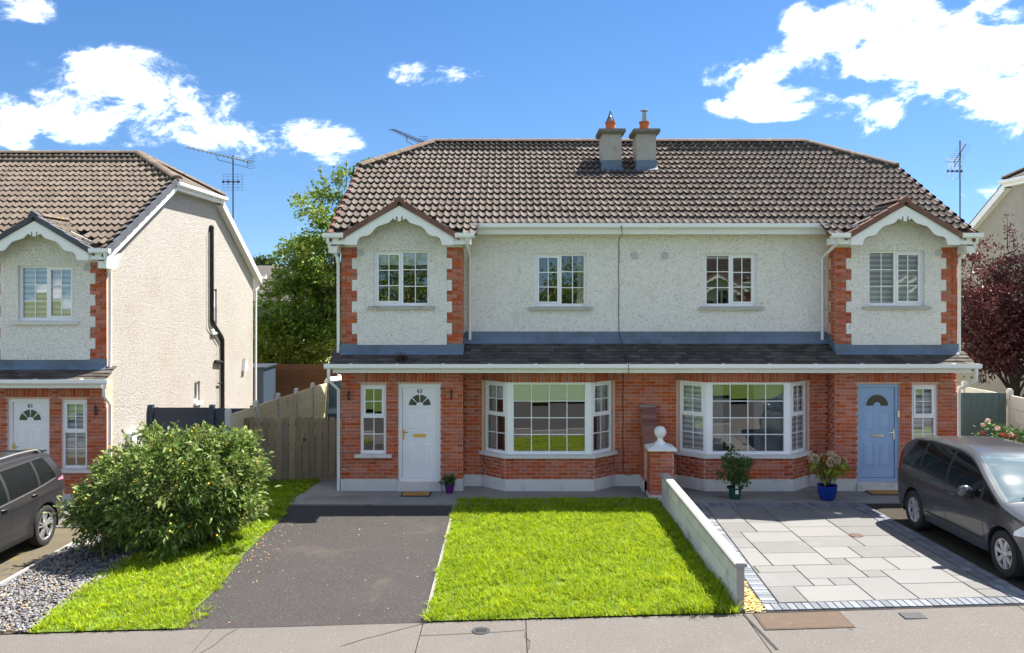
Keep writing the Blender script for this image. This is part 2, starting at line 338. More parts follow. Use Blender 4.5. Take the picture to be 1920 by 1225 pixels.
def put(name, me, parent=None, loc=None, rot=None, scale=None, kind=None):
    o = bpy.data.objects.new(name, me); C.objects.link(o)
    if parent is not None: o.parent = parent
    if loc is not None: o.location = loc
    if rot is not None: o.rotation_euler = rot
    if scale is not None: o.scale = scale
    if kind: o['kind'] = kind
    return o
def tag(o, label=None, cat=None, group=None, kind=None):
    if label: o['label'] = label
    if cat: o['category'] = cat
    if group: o['group'] = group
    if kind: o['kind'] = kind
    return o
def thing(name, label, cat, loc=(0, 0, 0), rz=0, group=None):
    return tag(put(name, None, None, loc, (0, 0, rz)), label, cat, group)
def np_mesh(name, V, Fq, mats, mi=None, smooth=False):
    """fast mesh from arrays: V (n,3), Fq (m,k) with one face size"""
    me = bpy.data.meshes.new(name); k = Fq.shape[1]
    me.vertices.add(len(V)); me.vertices.foreach_set('co', np.ascontiguousarray(V, dtype=np.float32).ravel())
    me.loops.add(Fq.size); me.loops.foreach_set('vertex_index', np.ascontiguousarray(Fq, dtype=np.int32).ravel())
    me.polygons.add(len(Fq)); me.polygons.foreach_set('loop_start', np.arange(0, Fq.size, k, dtype=np.int32))
    for mm in (mats if isinstance(mats, (list, tuple)) else [mats]): me.materials.append(M[mm])
    if mi is not None: me.polygons.foreach_set('material_index', np.asarray(mi, dtype=np.int32))
    if smooth: me.polygons.foreach_set('use_smooth', np.ones(len(Fq), dtype=bool))
    me.update(calc_edges=True); me.validate(); return me
def box_mesh(name, m, bevel=None):
    b = MB(); b.box(-.5, .5, -.5, .5, -.5, .5); return b.mesh(name, m)

# ------------------------------------------------------------------ terrain
def sstep(a, b, x):
    t = min(1, max(0, (x-a)/(b-a))); return t*t*(3-2*t)
def zroad(X): return -.074+.0287*max(-40, min(40, X))
def plat(X): return -.315*(1-sstep(-7.4, -4.6, X))+.17*sstep(9.6, 12.5, X)
def zg(X, Y):
    t = min(1, max(0, (Y-11.15)/(16.8-11.15))); return (1-t)*zroad(X)+t*plat(X)
def sheet(name, xl, xr, y0, y1, dz, m, nx=12, ny=14, kind='structure', thick=0.0, wob=0.0):
    """ground sheet between two edge curves xl(Y), xr(Y) that follows the terrain"""
    fl = xl if callable(xl) else (lambda y: xl); fr = xr if callable(xr) else (lambda y: xr)
    b = MB(); vs = []; fs = []
    for j in range(ny+1):
        Y = y0+(y1-y0)*j/ny
        for i in range(nx+1):
            X = fl(Y)+(fr(Y)-fl(Y))*i/nx; vs.append((X, Y, zg(X, Y)+dz))
    for j in range(ny):
        for i in range(nx): a = j*(nx+1)+i; fs.append((a, a+1, a+nx+2, a+nx+1))
    if thick:
        n = len(vs); vs += [(x, y, z-thick) for x, y, z in vs]
        ring = [i for i in range(nx+1)]+[j*(nx+1)+nx for j in range(1, ny+1)]+[ny*(nx+1)+i for i in range(nx-1, -1, -1)]+[j*(nx+1) for j in range(ny-1, 0, -1)]
        for k in range(len(ring)): a, c = ring[k], ring[(k+1) % len(ring)]; fs.append((c, a, a+n, c+n))
    b.add(vs, fs); o = b.build(name, m, smooth=True if not thick else 30); 
    if kind: o['kind'] = kind
    return o
# ------------------------------------------------------------------ houses
def text_mesh(name, body, size, m, bold=False):
    cu = bpy.data.curves.new(name, 'FONT'); cu.body = body; cu.size = size; cu.align_x = 'CENTER'; cu.extrude = .004; cu.offset = .002 if bold else 0; cu.space_character = 1.05
    o = bpy.data.objects.new(name, cu); C.objects.link(o); dg = bpy.context.evaluated_depsgraph_get()
    me = bpy.data.meshes.new_from_object(o.evaluated_get(dg)); me.name = name; bpy.data.objects.remove(o); bpy.data.curves.remove(cu)
    me.materials.clear(); me.materials.append(M[m]); return me

Y0, YB = 18.0, 18.45                     # front of the gabled bay, front of the recessed wall
UO, UI = 6.49, 3.93                      # outer wall and inner side of the bay, from the party line
SL, SLB = .529, .57                      # roof slopes, front and back
YR, ZR = 23.0, 8.28
def zr(Y): return 5.69+SL*(Y-18.1) if Y <= YR else ZR-SLB*(Y-YR)
BRICK = box_mesh('brick', 'brick'); BRICK_G = box_mesh('brick', 'brick_dark')
def subtract(iv, cuts):
    out = [iv]
    for c0, c1 in cuts:
        nx = []
        for a, b in out:
            if c1 <= a or c0 >= b: nx.append((a, b)); continue
            if c0 > a: nx.append((a, c0))
            if c1 < b: nx.append((c1, b))
        out = nx
    return out
def brick_run(out, p0, p1, z0, z1, holes=(), soldiers=(), shift=0.0, first=0, thick=.010, zone=None):
    """bricks of a flat wall from p0 to p1 (u,Y); holes and soldier courses in (s0,s1,z0,z1); zone(k) gives the span of course k"""
    L = math.hypot(p1[0]-p0[0], p1[1]-p0[1]); dx, dy = (p1[0]-p0[0])/L, (p1[1]-p0[1])/L
    def emit(s, z, l, h): out.append((p0[0]+dx*s, p0[1]+dy*s, z, dx, dy, l, h, thick))
    n = int(round((z1-z0)/.075)); H = (z1-z0)/max(1, n)
    for k in range(n):
        za, zb = z0+k*H, z0+(k+1)*H; zm = (za+zb)/2
        spans = [(0, L)] if zone is None else [zone(k+first)]
        for sp in spans:
            for a, b in subtract(sp, [(h[0], h[1]) for h in list(holes)+list(soldiers) if h[2] < zm < h[3]]):
                s = sp[0]-((k+first) % 2)*.1125-shift
                while s < b:
                    q0, q1 = max(s, a), min(s+.225, b)
                    if q1-q0 > .035: emit((q0+q1)/2, zm, q1-q0-.010, H-.010)
                    s += .225
    for a, b, c, d in soldiers:
        n = max(1, int(round((b-a)/.075)))
        for i in range(n): emit(a+(i+.5)*(b-a)/n, (c+d)/2, (b-a)/n-.010, d-c-.010)
def place_bricks(root, m, lst, limit, score):
    lst.sort(key=score)
    V, Fq = [], []; 
    for i, (u, y, z, dx, dy, l, h, t) in enumerate(lst):
        ang = math.atan2(dy, m*dx) if m > 0 else math.atan2(-dy, dx)
        jit = rnd.uniform(-.0016, .0016); nx, ny = dy, -dx
        if i < limit:
            put('brick', BRICK, root, (m*(u+nx*jit), y+ny*jit-Y0, z), (0, 0, ang), (l, t, h))
        else:
            c, s_ = math.cos(ang), math.sin(ang); b = len(V)
            for sx, sy, sz in ((-1, -1, -1), (1, -1, -1), (1, 1, -1), (-1, 1, -1), (-1, -1, 1), (1, -1, 1), (1, 1, 1), (-1, 1, 1)):
                x_, y_ = sx*l/2, sy*t/2; V.append((m*(u+nx*jit)+c*x_-s_*y_, y+ny*jit-Y0+s_*x_+c*y_, z+sz*h/2))
            Fq += [(b+q[0], b+q[1], b+q[2], b+q[3]) for q in ((0, 3, 2, 1), (4, 5, 6, 7), (0, 1, 5, 4), (1, 2, 6, 5), (2, 3, 7, 6), (3, 0, 4, 7))]
    if V: put('brick_courses', np_mesh('brick_courses', np.array(V), np.array(Fq), 'brick'), root, kind='stuff')

# roof tile: two rolls wide, tail raised over the tile below
TW, TG = .30, .345
def tile_verts(w=TW, ln=.41, nseg=12):
    xs = [-w/2+w*i/nseg for i in range(nseg+1)]
    prof = [.052*(1-abs(math.sin(math.pi*(x+w/2)/(w/2))))**1.2 for x in xs]
    top0 = [(x, 0, p+.060) for x, p in zip(xs, prof)]; top1 = [(x, ln, p+.004) for x, p in zip(xs, prof)]; bot = [(x, .035, p+.002) for x, p in zip(xs, prof)]
    n = nseg+1
    return top0+top1+bot, [(i, i+1, n+i+1, n+i) for i in range(nseg)]+[(2*n+i, 2*n+i+1, i+1, i) for i in range(nseg)]+[(0, n, 2*n, 2*n), (n-1, 3*n-1, 2*n-1, 2*n-1)]
_tv, _tf = tile_verts(); _tf = [f if f[2] != f[3] else f[:3] for f in _tf]
def tile_mesh(mm):
    b = MB(); b.add(_tv, _tf); return b.mesh('roof_tile', mm, 50)
TILES = {k: tile_mesh(k) for k in ('roof_tile', 'roof_tile_tan')}
_tvn = np.array(_tv); _tfq = np.array([f for f in _tf if len(f) == 4])
def roof_tiles(root, m, mm, limit):
    a = math.atan(SL); ca, sa = math.cos(a), math.sin(a); rows = []
    v = 0.0
    rows_v = [-.06, .245]+[.575+TG*k-.03 for k in range(40)]
    tot = (YR-17.6)/ca
    def at(u, v): return (u, 17.6+v*ca, zr(17.6+v*ca)-.05)
    def ulim(Y): return 6.66 if Y < 21.3 else 6.66-(Y-21.3)/(23-21.3)*1.66
    jobs = []
    for r, v in enumerate(rows_v):
        if v > tot-.2: break
        ln = .41 if r > 0 else .36
        ncol = 23
        for c in range(ncol):
            u = .15+TW*c
            if r < 2 and u < 3.72: continue
            Y = 17.6+v*ca
            if u-.15 > ulim(Y): continue
            # under the little gable
            zt = zr(Y+.2*ca); gz = 6.10-.60*abs(u-5.21)
            if gz > zt+.10 and Y < 19.0: continue
            if r < 3 and 6.10-.60*max(abs(u-5.21)-.15, 0) > zr(Y)+.02: continue
            clip = u+.15 > ulim(Y+ln*ca)+.001 or v+ln > tot
            jobs.append((clip, r, u, v, ln))
    jobs.sort(key=lambda j: (j[0], j[1]))
    V, Fq, nb = [], [], 0
    for i, (clip, r, u, v, ln) in enumerate(jobs):
        dz = rnd.uniform(-.004, .004); tz = R(rnd.uniform(-.7, .7)); p = at(u, v)
        if not clip and i < limit:
            put('roof_tile', TILES[mm], root, (m*p[0], p[1]-Y0, p[2]+dz), (a+R(rnd.uniform(-.5, .5)), R(rnd.uniform(-.5, .5)), tz))
        else:
            q = _tvn.copy(); q[:, 1] *= ln/.41
            Yv = p[1]+q[:, 1]*ca-q[:, 2]*sa; Zv = p[2]+q[:, 1]*sa+q[:, 2]*ca+dz; Uv = u+q[:, 0]
            if clip:
                over = Yv > YR; Zv[over] -= (Yv[over]-YR)*SL; Yv = np.minimum(Yv, YR)
                Uv = np.minimum(Uv, np.array([ulim(y)+.02 for y in Yv]))
            V.append(np.stack([m*Uv, Yv-Y0, Zv], 1)); Fq.append(_tfq+nb); nb += len(q)
    if V: put('upper_tiles', np_mesh('upper_tiles', np.concatenate(V), np.concatenate(Fq), mm, smooth=False), root, kind='stuff')

def window(root, pa, pb, z0, z1, cols, recess=.06, sill=None, blind=None, frame='upvc', dark=None, post=(.055, .055), name='window', curtains=None):
    """pa, pb: ends of the opening seen from outside (left, right) in root space (x, y); cols: [(width share, [(height share, opens, nx, nz), from the bottom])]"""
    dx, dy = pb[0]-pa[0], pb[1]-pa[1]; W = math.hypot(dx, dy); H = z1-z0; ang = math.atan2(dy, dx)
    mid = ((pa[0]+pb[0])/2, (pa[1]+pb[1])/2)
    fw = .05; d0, d1 = recess, recess+.07
    b = MB()
    b.box(-W/2, -W/2+post[0], d0, d1, 0, H); b.box(W/2-post[1], W/2, d0, d1, 0, H)
    b.box(-W/2+post[0], W/2-post[1], d0, d1, 0, fw+.012); b.box(-W/2+post[0], W/2-post[1], d0, d1, H-fw, H)
    cells = []; x = -W/2+post[0]; tw = W-post[0]-post[1]; s = sum(c[0] for c in cols); hz = H-2*fw-.012
    for ci, (cw, rows) in enumerate(cols):
        w = tw*cw/s; xa, xb = x, x+w
        if ci: xa += .025; b.box(x-.025, x+.025, d0+.003, d1-.003, fw+.012, H-fw)
        if ci < len(cols)-1: xb -= .025
        z = fw+.012; st = sum(q[0] for q in rows)
        for ri, (rh, opens, nx, nz) in enumerate(rows):
            h = hz*rh/st; za, zb = z, z+h
            if ri: za += .022; b.box(xa, xb, d0+.003, d1-.003, z-.022, z+.022)
            if ri < len(rows)-1: zb -= .022
            cells.append((xa, xb, za, zb, opens, nx, nz)); z += h
        x += w
    fr = b.build(name, frame, root, loc=(mid[0], mid[1], z0), rot=(0, 0, ang))
    for xa, xb, za, zb, opens, nx, nz in cells:
        g = d0+.034
        if opens:
            s_ = .042; q = MB(); q.panel([(xa+.003, xb-.003, za+.003, zb-.003)], [(xa+s_, xb-s_, za+s_, zb-s_)], d0-.010, d0+.045); q.build('sash', frame, fr)
            xa, xb, za, zb = xa+s_, xb-s_, za+s_, zb-s_; g = d0+.022
        bw = .009; pw, ph = (xb-xa)/nx, (zb-za)/nz
        for i in range(1, nx): q = MB(); q.box(xa+pw*i-bw, xa+pw*i+bw, g-.006, g+.010, za, zb); q.build('glazing_bar', frame, fr)
        for j in range(1, nz):
            q = MB(); q.box(xa, xb, g-.0075, g+.0115, za+ph*j-bw, za+ph*j+bw); q.build('glazing_bar', frame, fr)
        pm = MB(); pm.add([(-pw/2, 0, -ph/2), (pw/2, 0, -ph/2), (pw/2, 0, ph/2), (-pw/2, 0, ph/2)], [(0, 1, 2, 3)]); me = pm.mesh('pane', 'window_glass')
        for i in range(nx):
            for j in range(nz):
                put('pane', me, fr, (xa+pw*(i+.5), g+.002, za+ph*(j+.5)), (R(rnd.uniform(-.35, .35)), 0, R(rnd.uniform(-.35, .35))))
    if sill:
        q = MB(); oh, mt = sill; q.hexa([(-W/2-oh, -.075, -.075), (W/2+oh, -.075, -.075), (W/2+oh, d0+.02, -.075), (-W/2-oh, d0+.02, -.075)], [(-W/2-oh, -.075, -.012), (W/2+oh, -.075, -.012), (W/2+oh, d0+.02, .006), (-W/2-oh, d0+.02, .006)])
        q.build('sill', mt, fr)
    yb = d1+.012
    if blind and blind[0] == 'roller':
        q = MB(); q.box(-W/2+.05, W/2-.05, yb, yb+.006, H*(1-blind[1]), H-.04); q.build('roller_blind', 'blind', fr)
    if blind and blind[0] == 'zebra':
        z = H-.06; k = 0
        q = MB(); q.box(-W/2+.05, W/2-.05, yb+.012, yb+.014, H*(1-blind[1])+.03, H-.05); q.build('blind_sheer', 'blind_sheer', fr)
        while z > H*(1-blind[1])+.02:
            q = MB(); q.box(-W/2+.05, W/2-.05, yb+.002*(k % 2), yb+.002*(k % 2)+.003, z-.062, z); q.build('blind_slat', 'blind_zebra', fr); z -= .112; k += 1
    for side, wd, mt in (curtains or ()):
        q = MB(); n = 12; x0, x1 = (-W/2+.03, -W/2+.03+wd) if side < 0 else (W/2-.03-wd, W/2-.03)
        vs = []
        for i in range(n+1):
            xx = x0+(x1-x0)*i/n; yy = yb+.03+.025*math.sin(i*1.9+side); vs += [(xx, yy, .03), (xx, yy, H-.04)]
        q.add(vs, [(2*i, 2*i+2, 2*i+3, 2*i+1) for i in range(n)]); q.build('curtain', mt, fr, smooth=True)
    return fr

def door(root, pa, pb, z0, z1, colour, number, m, fan, handle_side, keybox=False):
    W = pb[0]-pa[0]; H = z1-z0; fw = .075
    b = MB(); b.panel([(-W/2, W/2, 0, H)], [(-W/2+fw, W/2-fw, .085, H-fw)], .05, .15)
    d = b.build('door', colour, root, loc=((pa[0]+pb[0])/2, pa[1], z0)); d['label'] = 'front door'
    w, h0, h1 = W/2-fw-.006, .09, H-fw-.006
    fz = h1-.39; rad = .235; holes = []
    lf = MB(); lf.box(-w, w, .085, .13, h0, h1); leaf = lf.build('door_leaf', colour, d)
    lh = h1-h0
    def raised(x0, x1, za, zb):
        q = MB(); e = .028
        q.panel([(x0, x1, za, zb)], [(x0+.022, x1-.022, za+.022, zb-.022)], .077, .086)
        q.hexa([(x0+.04, .086, za+.04), (x1-.04, .086, za+.04), (x1-.04, .086, zb-.04), (x0+.04, .086, zb-.04)], [(x0+.06, .074, za+.06), (x1-.06, .074, za+.06), (x1-.06, .074, zb-.06), (x0+.06, .074, zb-.06)])
        q.build('door_panel', colour, d)
    for sx in (-1, 1):
        x0, x1 = sorted((sx*.045, sx*(w-.07)))
        raised(x0, x1, h0+.20, h0+.75); raised(x0, x1, h0+.97, fz-.13)
    # fanlight
    q = MB(); n = 20; ring = [(math.cos(math.pi*i/n), math.sin(math.pi*i/n)) for i in range(n+1)]
    vs, fs = [], []
    for c, s in ring: vs += [(c*(rad+.03), .072, fz+s*(rad+.03)), (c*rad, .072, fz+s*rad), (c*(rad+.03), .086, fz+s*(rad+.03)), (c*rad, .086, fz+s*rad)]
    for i in range(n): a = 4*i; fs += [(a, a+1, a+5, a+4), (a, a+4, a+6, a+2), (a+1, a+3, a+7, a+5)]
    q.add(vs, fs); q.box(-rad-.06, rad+.06, .072, .086, fz-.045, fz-.002); q.build('fanlight_trim', colour, d)
    inner = .075
    spans = [(0, 180)] if fan == 1 else [(3, 42), (49, 87), (93, 131), (138, 177)]
    for a0, a1 in spans:
        g = MB(); n = 10; v = []
        for i in range(n+1):
            t = R(a0+(a1-a0)*i/n); v += [(math.cos(t)*rad*.99, .083, fz+math.sin(t)*rad*.99), (math.cos(t)*inner, .083, fz+math.sin(t)*inner)]
        g.add(v, [(2*i, 2*i+1, 2*i+3, 2*i+2) for i in range(n)]); g.build('fanlight_pane', 'frosted', d)
    hw = 'brass' if colour == 'door_white' else 'chrome'
    q = MB(); q.box(-.13, .13, .070, .086, h0+.855, h0+.915); q.build('letter_plate', hw, d)
    hx = handle_side*(w-.012); q = MB(); q.box(hx-.02, hx+.02, .064, .086, h0+.80, h0+1.03); q.tube([(hx, .066, h0+.96), (hx, .035, h0+.96), (hx-handle_side*.11, .035, h0+.955)], .010, 8); q.build('door_handle', hw, d)
    if number:
        put('house_number', text_mesh('house_number', number, .115, 'number', bold=True), d, (0, .080, h1-.115), (R(90), 0, 0))
    if colour == 'door_blue':
        q = MB(); q.box(-w, w, .072, .086, h0+.005, h0+.155); q.build('weather_bar', colour, d)
    if keybox:
        q = MB(); q.box(W/2-.045, W/2+.02, .0, .05, h0+1.28, h0+1.42); q.build('key_safe', 'chrome', d)
    return d

def gutter(root, u0, u1, y, z, m, name='gutter', mt='upvc', ends=True):
    b = MB(m, Y0); n = 8
    prof = [(y+.055, z), (y+.055, z-.075), (y+.02, z-.105), (y-.02, z-.105), (y-.055, z-.075), (y-.060, z), (y-.048, z), (y-.044, z-.068), (y, z-.09), (y+.044, z-.068), (y+.044, z)]
    b.prism(prof, u0, u1, 'x')
    o = b.build(name, mt, root)
    k = u0+.5
    while k < u1:
        q = MB(m, Y0); q.prism([(y+.06, z+.006), (y+.06, z-.082), (y+.022, z-.113), (y-.022, z-.113), (y-.062, z-.08), (y-.068, z+.006)], k-.03, k+.03, 'x'); q.build('gutter_clip', mt, o); k += .95
    return o

def pick(lst, m): return lst if m > 0 else list(reversed(lst))

def build_house(label, m, CX, dz, base_y=Y0, rz=0.0, detail=2, tile='roof_tile', verge='verge_brown', opt=None, cat='house'):
    opt = opt or {}
    root = thing('semi_detached_house', label, cat, (CX, base_y, dz), rz)
    def nb(): return MB(m, Y0)
    def W2(p): return (m*p[0], p[1]-Y0)
    wallr = opt.get('wall', 'render')
    bmat = 'mortar' if detail else 'brick'
    # openings (u0,u1,z0,z1)
    w_bay = (4.63, 5.81, 3.92, 5.09); w_main = (1.28, 2.40, 3.90, 5.05); w_side = (5.545, 6.085, .80, 2.255); d_op = (4.40, 5.29, .20, 2.276)
    # ---- ground floor brickwork backing
    b = nb(); b.panel([(UI, UO, .0, 2.70)], [w_side, d_op], Y0, Y0+.3)
    b.panel([(.0, UI-.002, .0, 2.70)], [(.72, 3.48, .78, 2.31)], YB, YB+.3)
    b.box(UI, UI+.12, Y0+.3, YB+.3, .0, 2.70)
    b.prism([(3.54, YB), (3.03, 17.97), (1.175, 17.97), (.665, YB)], .0, .715, 'z')
    b.prism([(3.54, YB), (3.03, 17.97), (1.175, 17.97), (.665, YB)], 2.31, 2.66, 'z')
    b.build('brick_wall', bmat, root)
    # ---- plinth
    b = nb(); b.panel([(UI-.012, UO+.012, -.3, .272)], [(d_op[0]-.02, d_op[1]+.02, .10, .3)], Y0-.018, Y0-.001); b.panel([(UI-.02, UI-.002, 0, 0)], [], 0, 0) if False else None
    b.box(UI-.016, UI-.001, Y0-.018, YB-.02, -.3, .272)
    b.box(.0, .66, YB-.018, YB-.001, -.3, .270); b.box(3.55, UI-.017, YB-.018, YB-.001, -.3, .270)
    b.prism([(3.562, YB-.001), (3.038, 17.952), (1.167, 17.952), (.643, YB-.001)], -.3, .270, 'z')
    b.build('plinth', 'plinth', root)
    q = nb(); q.box(d_op[0]-.02, d_op[1]+.02, Y0-.05, Y0+.15, .02, .197); q.build('door_step', 'plinth', root)
    # ---- upper walls
    teeth = []
    for k in range(9):
        z0, z1 = 3.10+.2285*k, 3.10+.2285*(k+1); wd = .335 if k % 2 == 0 else .225
        teeth.append((UI+wd, UO-wd, z0, min(z1, 5.16)))
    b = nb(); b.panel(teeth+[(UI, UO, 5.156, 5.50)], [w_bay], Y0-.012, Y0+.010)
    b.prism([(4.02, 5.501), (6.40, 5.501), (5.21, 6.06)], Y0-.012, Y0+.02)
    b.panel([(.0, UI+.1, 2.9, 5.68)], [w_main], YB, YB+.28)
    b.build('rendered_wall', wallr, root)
    b = nb(); b.panel([(UI, UO, 2.72, 5.5)], [w_bay], Y0+.012, Y0+.28); b.box(UI, UI+.12, Y0+.281, YB-.001, 2.72, 5.6); b.build('quoin_backing', bmat, root)
    # reveals of the two upper windows are rendered
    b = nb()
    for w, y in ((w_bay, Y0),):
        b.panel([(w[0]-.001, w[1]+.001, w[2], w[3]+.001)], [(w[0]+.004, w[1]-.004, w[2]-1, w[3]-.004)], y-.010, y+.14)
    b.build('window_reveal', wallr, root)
    # gable end with clipped top
    gh = opt.get('gable_windows', [])
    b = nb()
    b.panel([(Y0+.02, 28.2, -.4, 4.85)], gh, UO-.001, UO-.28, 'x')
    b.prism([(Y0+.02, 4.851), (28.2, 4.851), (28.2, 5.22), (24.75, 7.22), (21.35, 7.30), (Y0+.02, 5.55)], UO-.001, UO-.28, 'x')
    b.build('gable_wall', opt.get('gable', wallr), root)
    for (y0, y1, z0, z1) in gh:
        window(root, (m*UO, y0-Y0) if m > 0 else (m*UO, y1-Y0), (m*UO, y1-Y0) if m > 0 else (m*UO, y0-Y0), z0, z1, [(1, [(.6, False, 1, 1), (.4, True, 1, 1)] if z1-z0 > .7 else [(1, False, 1, 1)])], recess=.05, sill=(.05, 'sill_paint'))
    # back and party walls, floors
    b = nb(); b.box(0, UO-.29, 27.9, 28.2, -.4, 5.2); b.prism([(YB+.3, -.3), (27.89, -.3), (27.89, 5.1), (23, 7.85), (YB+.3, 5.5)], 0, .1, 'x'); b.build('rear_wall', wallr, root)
    b = nb(); b.box(.11, UO-.3, YB+.31, 27.8, 2.62, 2.82); b.box(.11, UI, 20.6, 20.7, 0, 2.6); b.box(.11, UO-.3, 20.9, 21.0, 2.83, 5.3); b.box(UI+.2, UO-.3, 20.2, 20.3, 0, 2.6); b.box(3.6, 3.7, YB+.31, 20.5, .0, 2.6); b.build('interior_wall', 'interior', root)
    b = nb(); b.box(.11, UO-.3, YB+.31, 20.88, 5.31, 5.36); b.build('interior_ceiling', 'interior', root)
    # ---- bricks
    bl = []
    if detail:
        sold_d = (d_op[0]-.06-UI, d_op[1]+.06-UI, 2.31, 2.535); sold_w = (w_side[0]-.06-UI, w_side[1]+.06-UI, 2.31, 2.535)
        hl = lambda w: (w[0]-UI, w[1]-UI, w[2], w[3])
        brick_run(bl, (UI, Y0), (UO, Y0), .27, 2.595, [hl(w_side), (d_op[0]-UI, d_op[1]-UI, .2, 2.31), (w_side[0]-UI, w_side[1]-UI, .8, 2.31)], [sold_d, sold_w])
        brick_run(bl, (.0, YB), (.665, YB), .27, 2.595); brick_run(bl, (3.54, YB), (UI, YB), .27, 2.595, shift=.05)
        brick_run(bl, (UI, YB), (UI, Y0+.012), .27, 2.595, shift=.06, first=1)
        for p, q_, sh in (((.665, YB), (1.175, 17.97), .0), ((1.175, 17.97), (3.03, 17.97), .03), ((3.03, 17.97), (3.54, YB), .1)):
            # walls run so that their outer side faces the road
            L_ = math.hypot(q_[0]-p[0], q_[1]-p[1])
            brick_run(bl, p, q_, .27, .72, shift=sh); brick_run(bl, p, q_, 2.31, 2.535, soldiers=[(0, L_, 2.31, 2.535)])
        for k in range(27):
            wd = .335 if (k//3) % 2 == 0 else .225; z = 3.10+.0762*k
            for a, c in ((UI, UI+wd), (UO-wd, UO)):
                n_ = 0; s = a-(k % 2)*.1125 if a == UI else a
                brick_run(bl, (a, Y0-.001), (c, Y0-.001), z, z+.0762, shift=0, first=k, thick=.012)
        for k in range(27):
            wd = .335 if (k//3) % 2 == 0 else .225
            brick_run(bl, (UI, Y0+.012+wd), (UI, Y0+.012), 3.10+.0762*k, 3.10+.0762*(k+1), first=k)
        place_bricks(root, m, bl, 300, lambda t: (-(t[5] > .2 and abs(t[3]) > .9), -(t[5]*t[6] > .009), opt.get('near', 1)*t[0]))
    # ---- windows
    two = lambda: [(.5, [(1, True, 2, 3)]), (.5, [(1, False, 2, 3)])]
    L_R = lambda u0, u1, y: (W2((u0, y)), W2((u1, y))) if m > 0 else (W2((u1, y)), W2((u0, y)))
    wl = two() if m < 0 else list(reversed(two()))
    bb = opt.get('blinds', {})
    pa, pb = L_R(w_bay[0], w_bay[1], Y0); window(root, pa, pb, w_bay[2], w_bay[3], wl, recess=.075, sill=(.12, opt.get('sill', 'sill')), blind=bb.get('bay'))
    pa, pb = L_R(w_main[0], w_main[1], YB); window(root, pa, pb, w_main[2], w_main[3], wl, recess=.075, sill=(.13, opt.get('sill', 'sill')), blind=bb.get('main'), curtains=bb.get('main_c'))
    one = [(1, [(.53, False, 2, 2), (.47, True, 2, 2)])]
    pa, pb = L_R(w_side[0], w_side[1], Y0); window(root, pa, pb, w_side[2], w_side[3], one, recess=.05, sill=(.12, 'sill_paint'), blind=bb.get('side'))
    # bay window
    A, B_, C_, D = (3.47, YB+.02), (2.985, 18.03), (1.22, 18.03), (.735, YB+.02)
    if m > 0: A, B_, C_, D = D, C_, B_, A
    z0, z1 = .785, 2.308
    window(root, W2(A), W2(B_), z0, z1, one, recess=.0, post=(.055, .075), blind=bb.get('bayl'), curtains=bb.get('bayl_c'), name='bay_window_side')
    window(root, W2(B_), W2(C_), z0, z1, [(1, [(1, False, 4, 4)])], recess=.0, post=(.13, .13), blind=bb.get('bayf'), curtains=bb.get('bayf_c'), name='bay_window')
    window(root, W2(C_), W2(D), z0, z1, one, recess=.0, post=(.075, .055), blind=bb.get('bayr'), curtains=bb.get('bayr_c'), name='bay_window_side')
    b = nb(); b.prism([(3.60, YB), (3.60, YB-.03), (3.055, 17.905), (1.15, 17.905), (.605, YB-.03), (.605, YB)], .717, .783, 'z'); b.build('bay_sill', 'sill_paint', root)
    pa, pb = L_R(d_op[0], d_op[1], Y0); door(root, pa, pb, d_op[2], d_op[3], opt.get('door', 'door_white'), opt.get('number'), m, opt.get('fan', 4), opt.get('hand', -1), opt.get('keybox', False))
    if 'room' in opt: opt['room'](root, m)
    # ---- pent roof over the ground floor
    zp = lambda y: 2.72+.487*(y-17.6)
    b = nb(); b.hexa([(0, 17.62, zp(17.62)-.06), (UO+.13, 17.62, zp(17.62)-.06), (UO+.13, Y0-.02, zp(Y0)-.06), (0, Y0-.02, zp(Y0)-.06)], [(0, 17.62, zp(17.62)-.01), (UO+.13, 17.62, zp(17.62)-.01), (UO+.13, Y0-.02, zp(Y0)-.01), (0, Y0-.02, zp(Y0)-.01)])
    b.hexa([(0, Y0-.02, zp(Y0)-.06), (UI-.002, Y0-.02, zp(Y0)-.06), (UI-.002, YB-.002, zp(YB)-.06), (0, YB-.002, zp(YB)-.06)], [(0, Y0-.02, zp(Y0)-.01), (UI-.002, Y0-.02, zp(Y0)-.01), (UI-.002, YB-.002, zp(YB)-.01), (0, YB-.002, zp(YB)-.01)])
    pr = b.build('pent_roof', 'deck', root)
    aw = math.atan(.487); cw = math.cos(aw)
    pm = MB(); pm.hexa([(-.11, 0, -.006), (.11, 0, -.006), (.11, .19, -.020), (-.11, .19, -.020)], [(-.11, 0, .024), (.11, 0, .024), (.11, .19, -.002), (-.11, .19, -.002)]); PT = pm.mesh('plain_tile', 'pent_tile')
    for r in range(7):
        v = -.04+.132*r; y = 17.6+v*cw
        if y > YB-.05: break
        u = .11-(.11 if r % 2 else 0)
        while u-.11 < UO+.14:
            if y < Y0-.04 or u < UI-.05:
                uu = min(max(u, .06), UO+.08); put('plain_tile', PT, pr, (m*uu, y-Y0, zp(y)+.008+rnd.uniform(-.003, .004)), (aw+R(rnd.uniform(-1.5, 1.5)), R(rnd.uniform(-.6, .6)), R(rnd.uniform(-.8, .8))), (.98, 1, 1))
            u += .222
    b = nb(); b.box(0, UO+.10, 17.60, 17.632, 2.545, 2.70); b.build('pent_fascia', 'upvc_old', root)
    b = nb(); b.box(0, UO+.10, 17.633, Y0-.02, 2.60, 2.612); b.box(0, UI-.002, Y0-.02, YB-.002, 2.60, 2.612); b.build('soffit', 'upvc_old', root)
    g = gutter(root, -.0, UO+.26, 17.545, 2.735, m)
    # lead flashings
    b = nb()
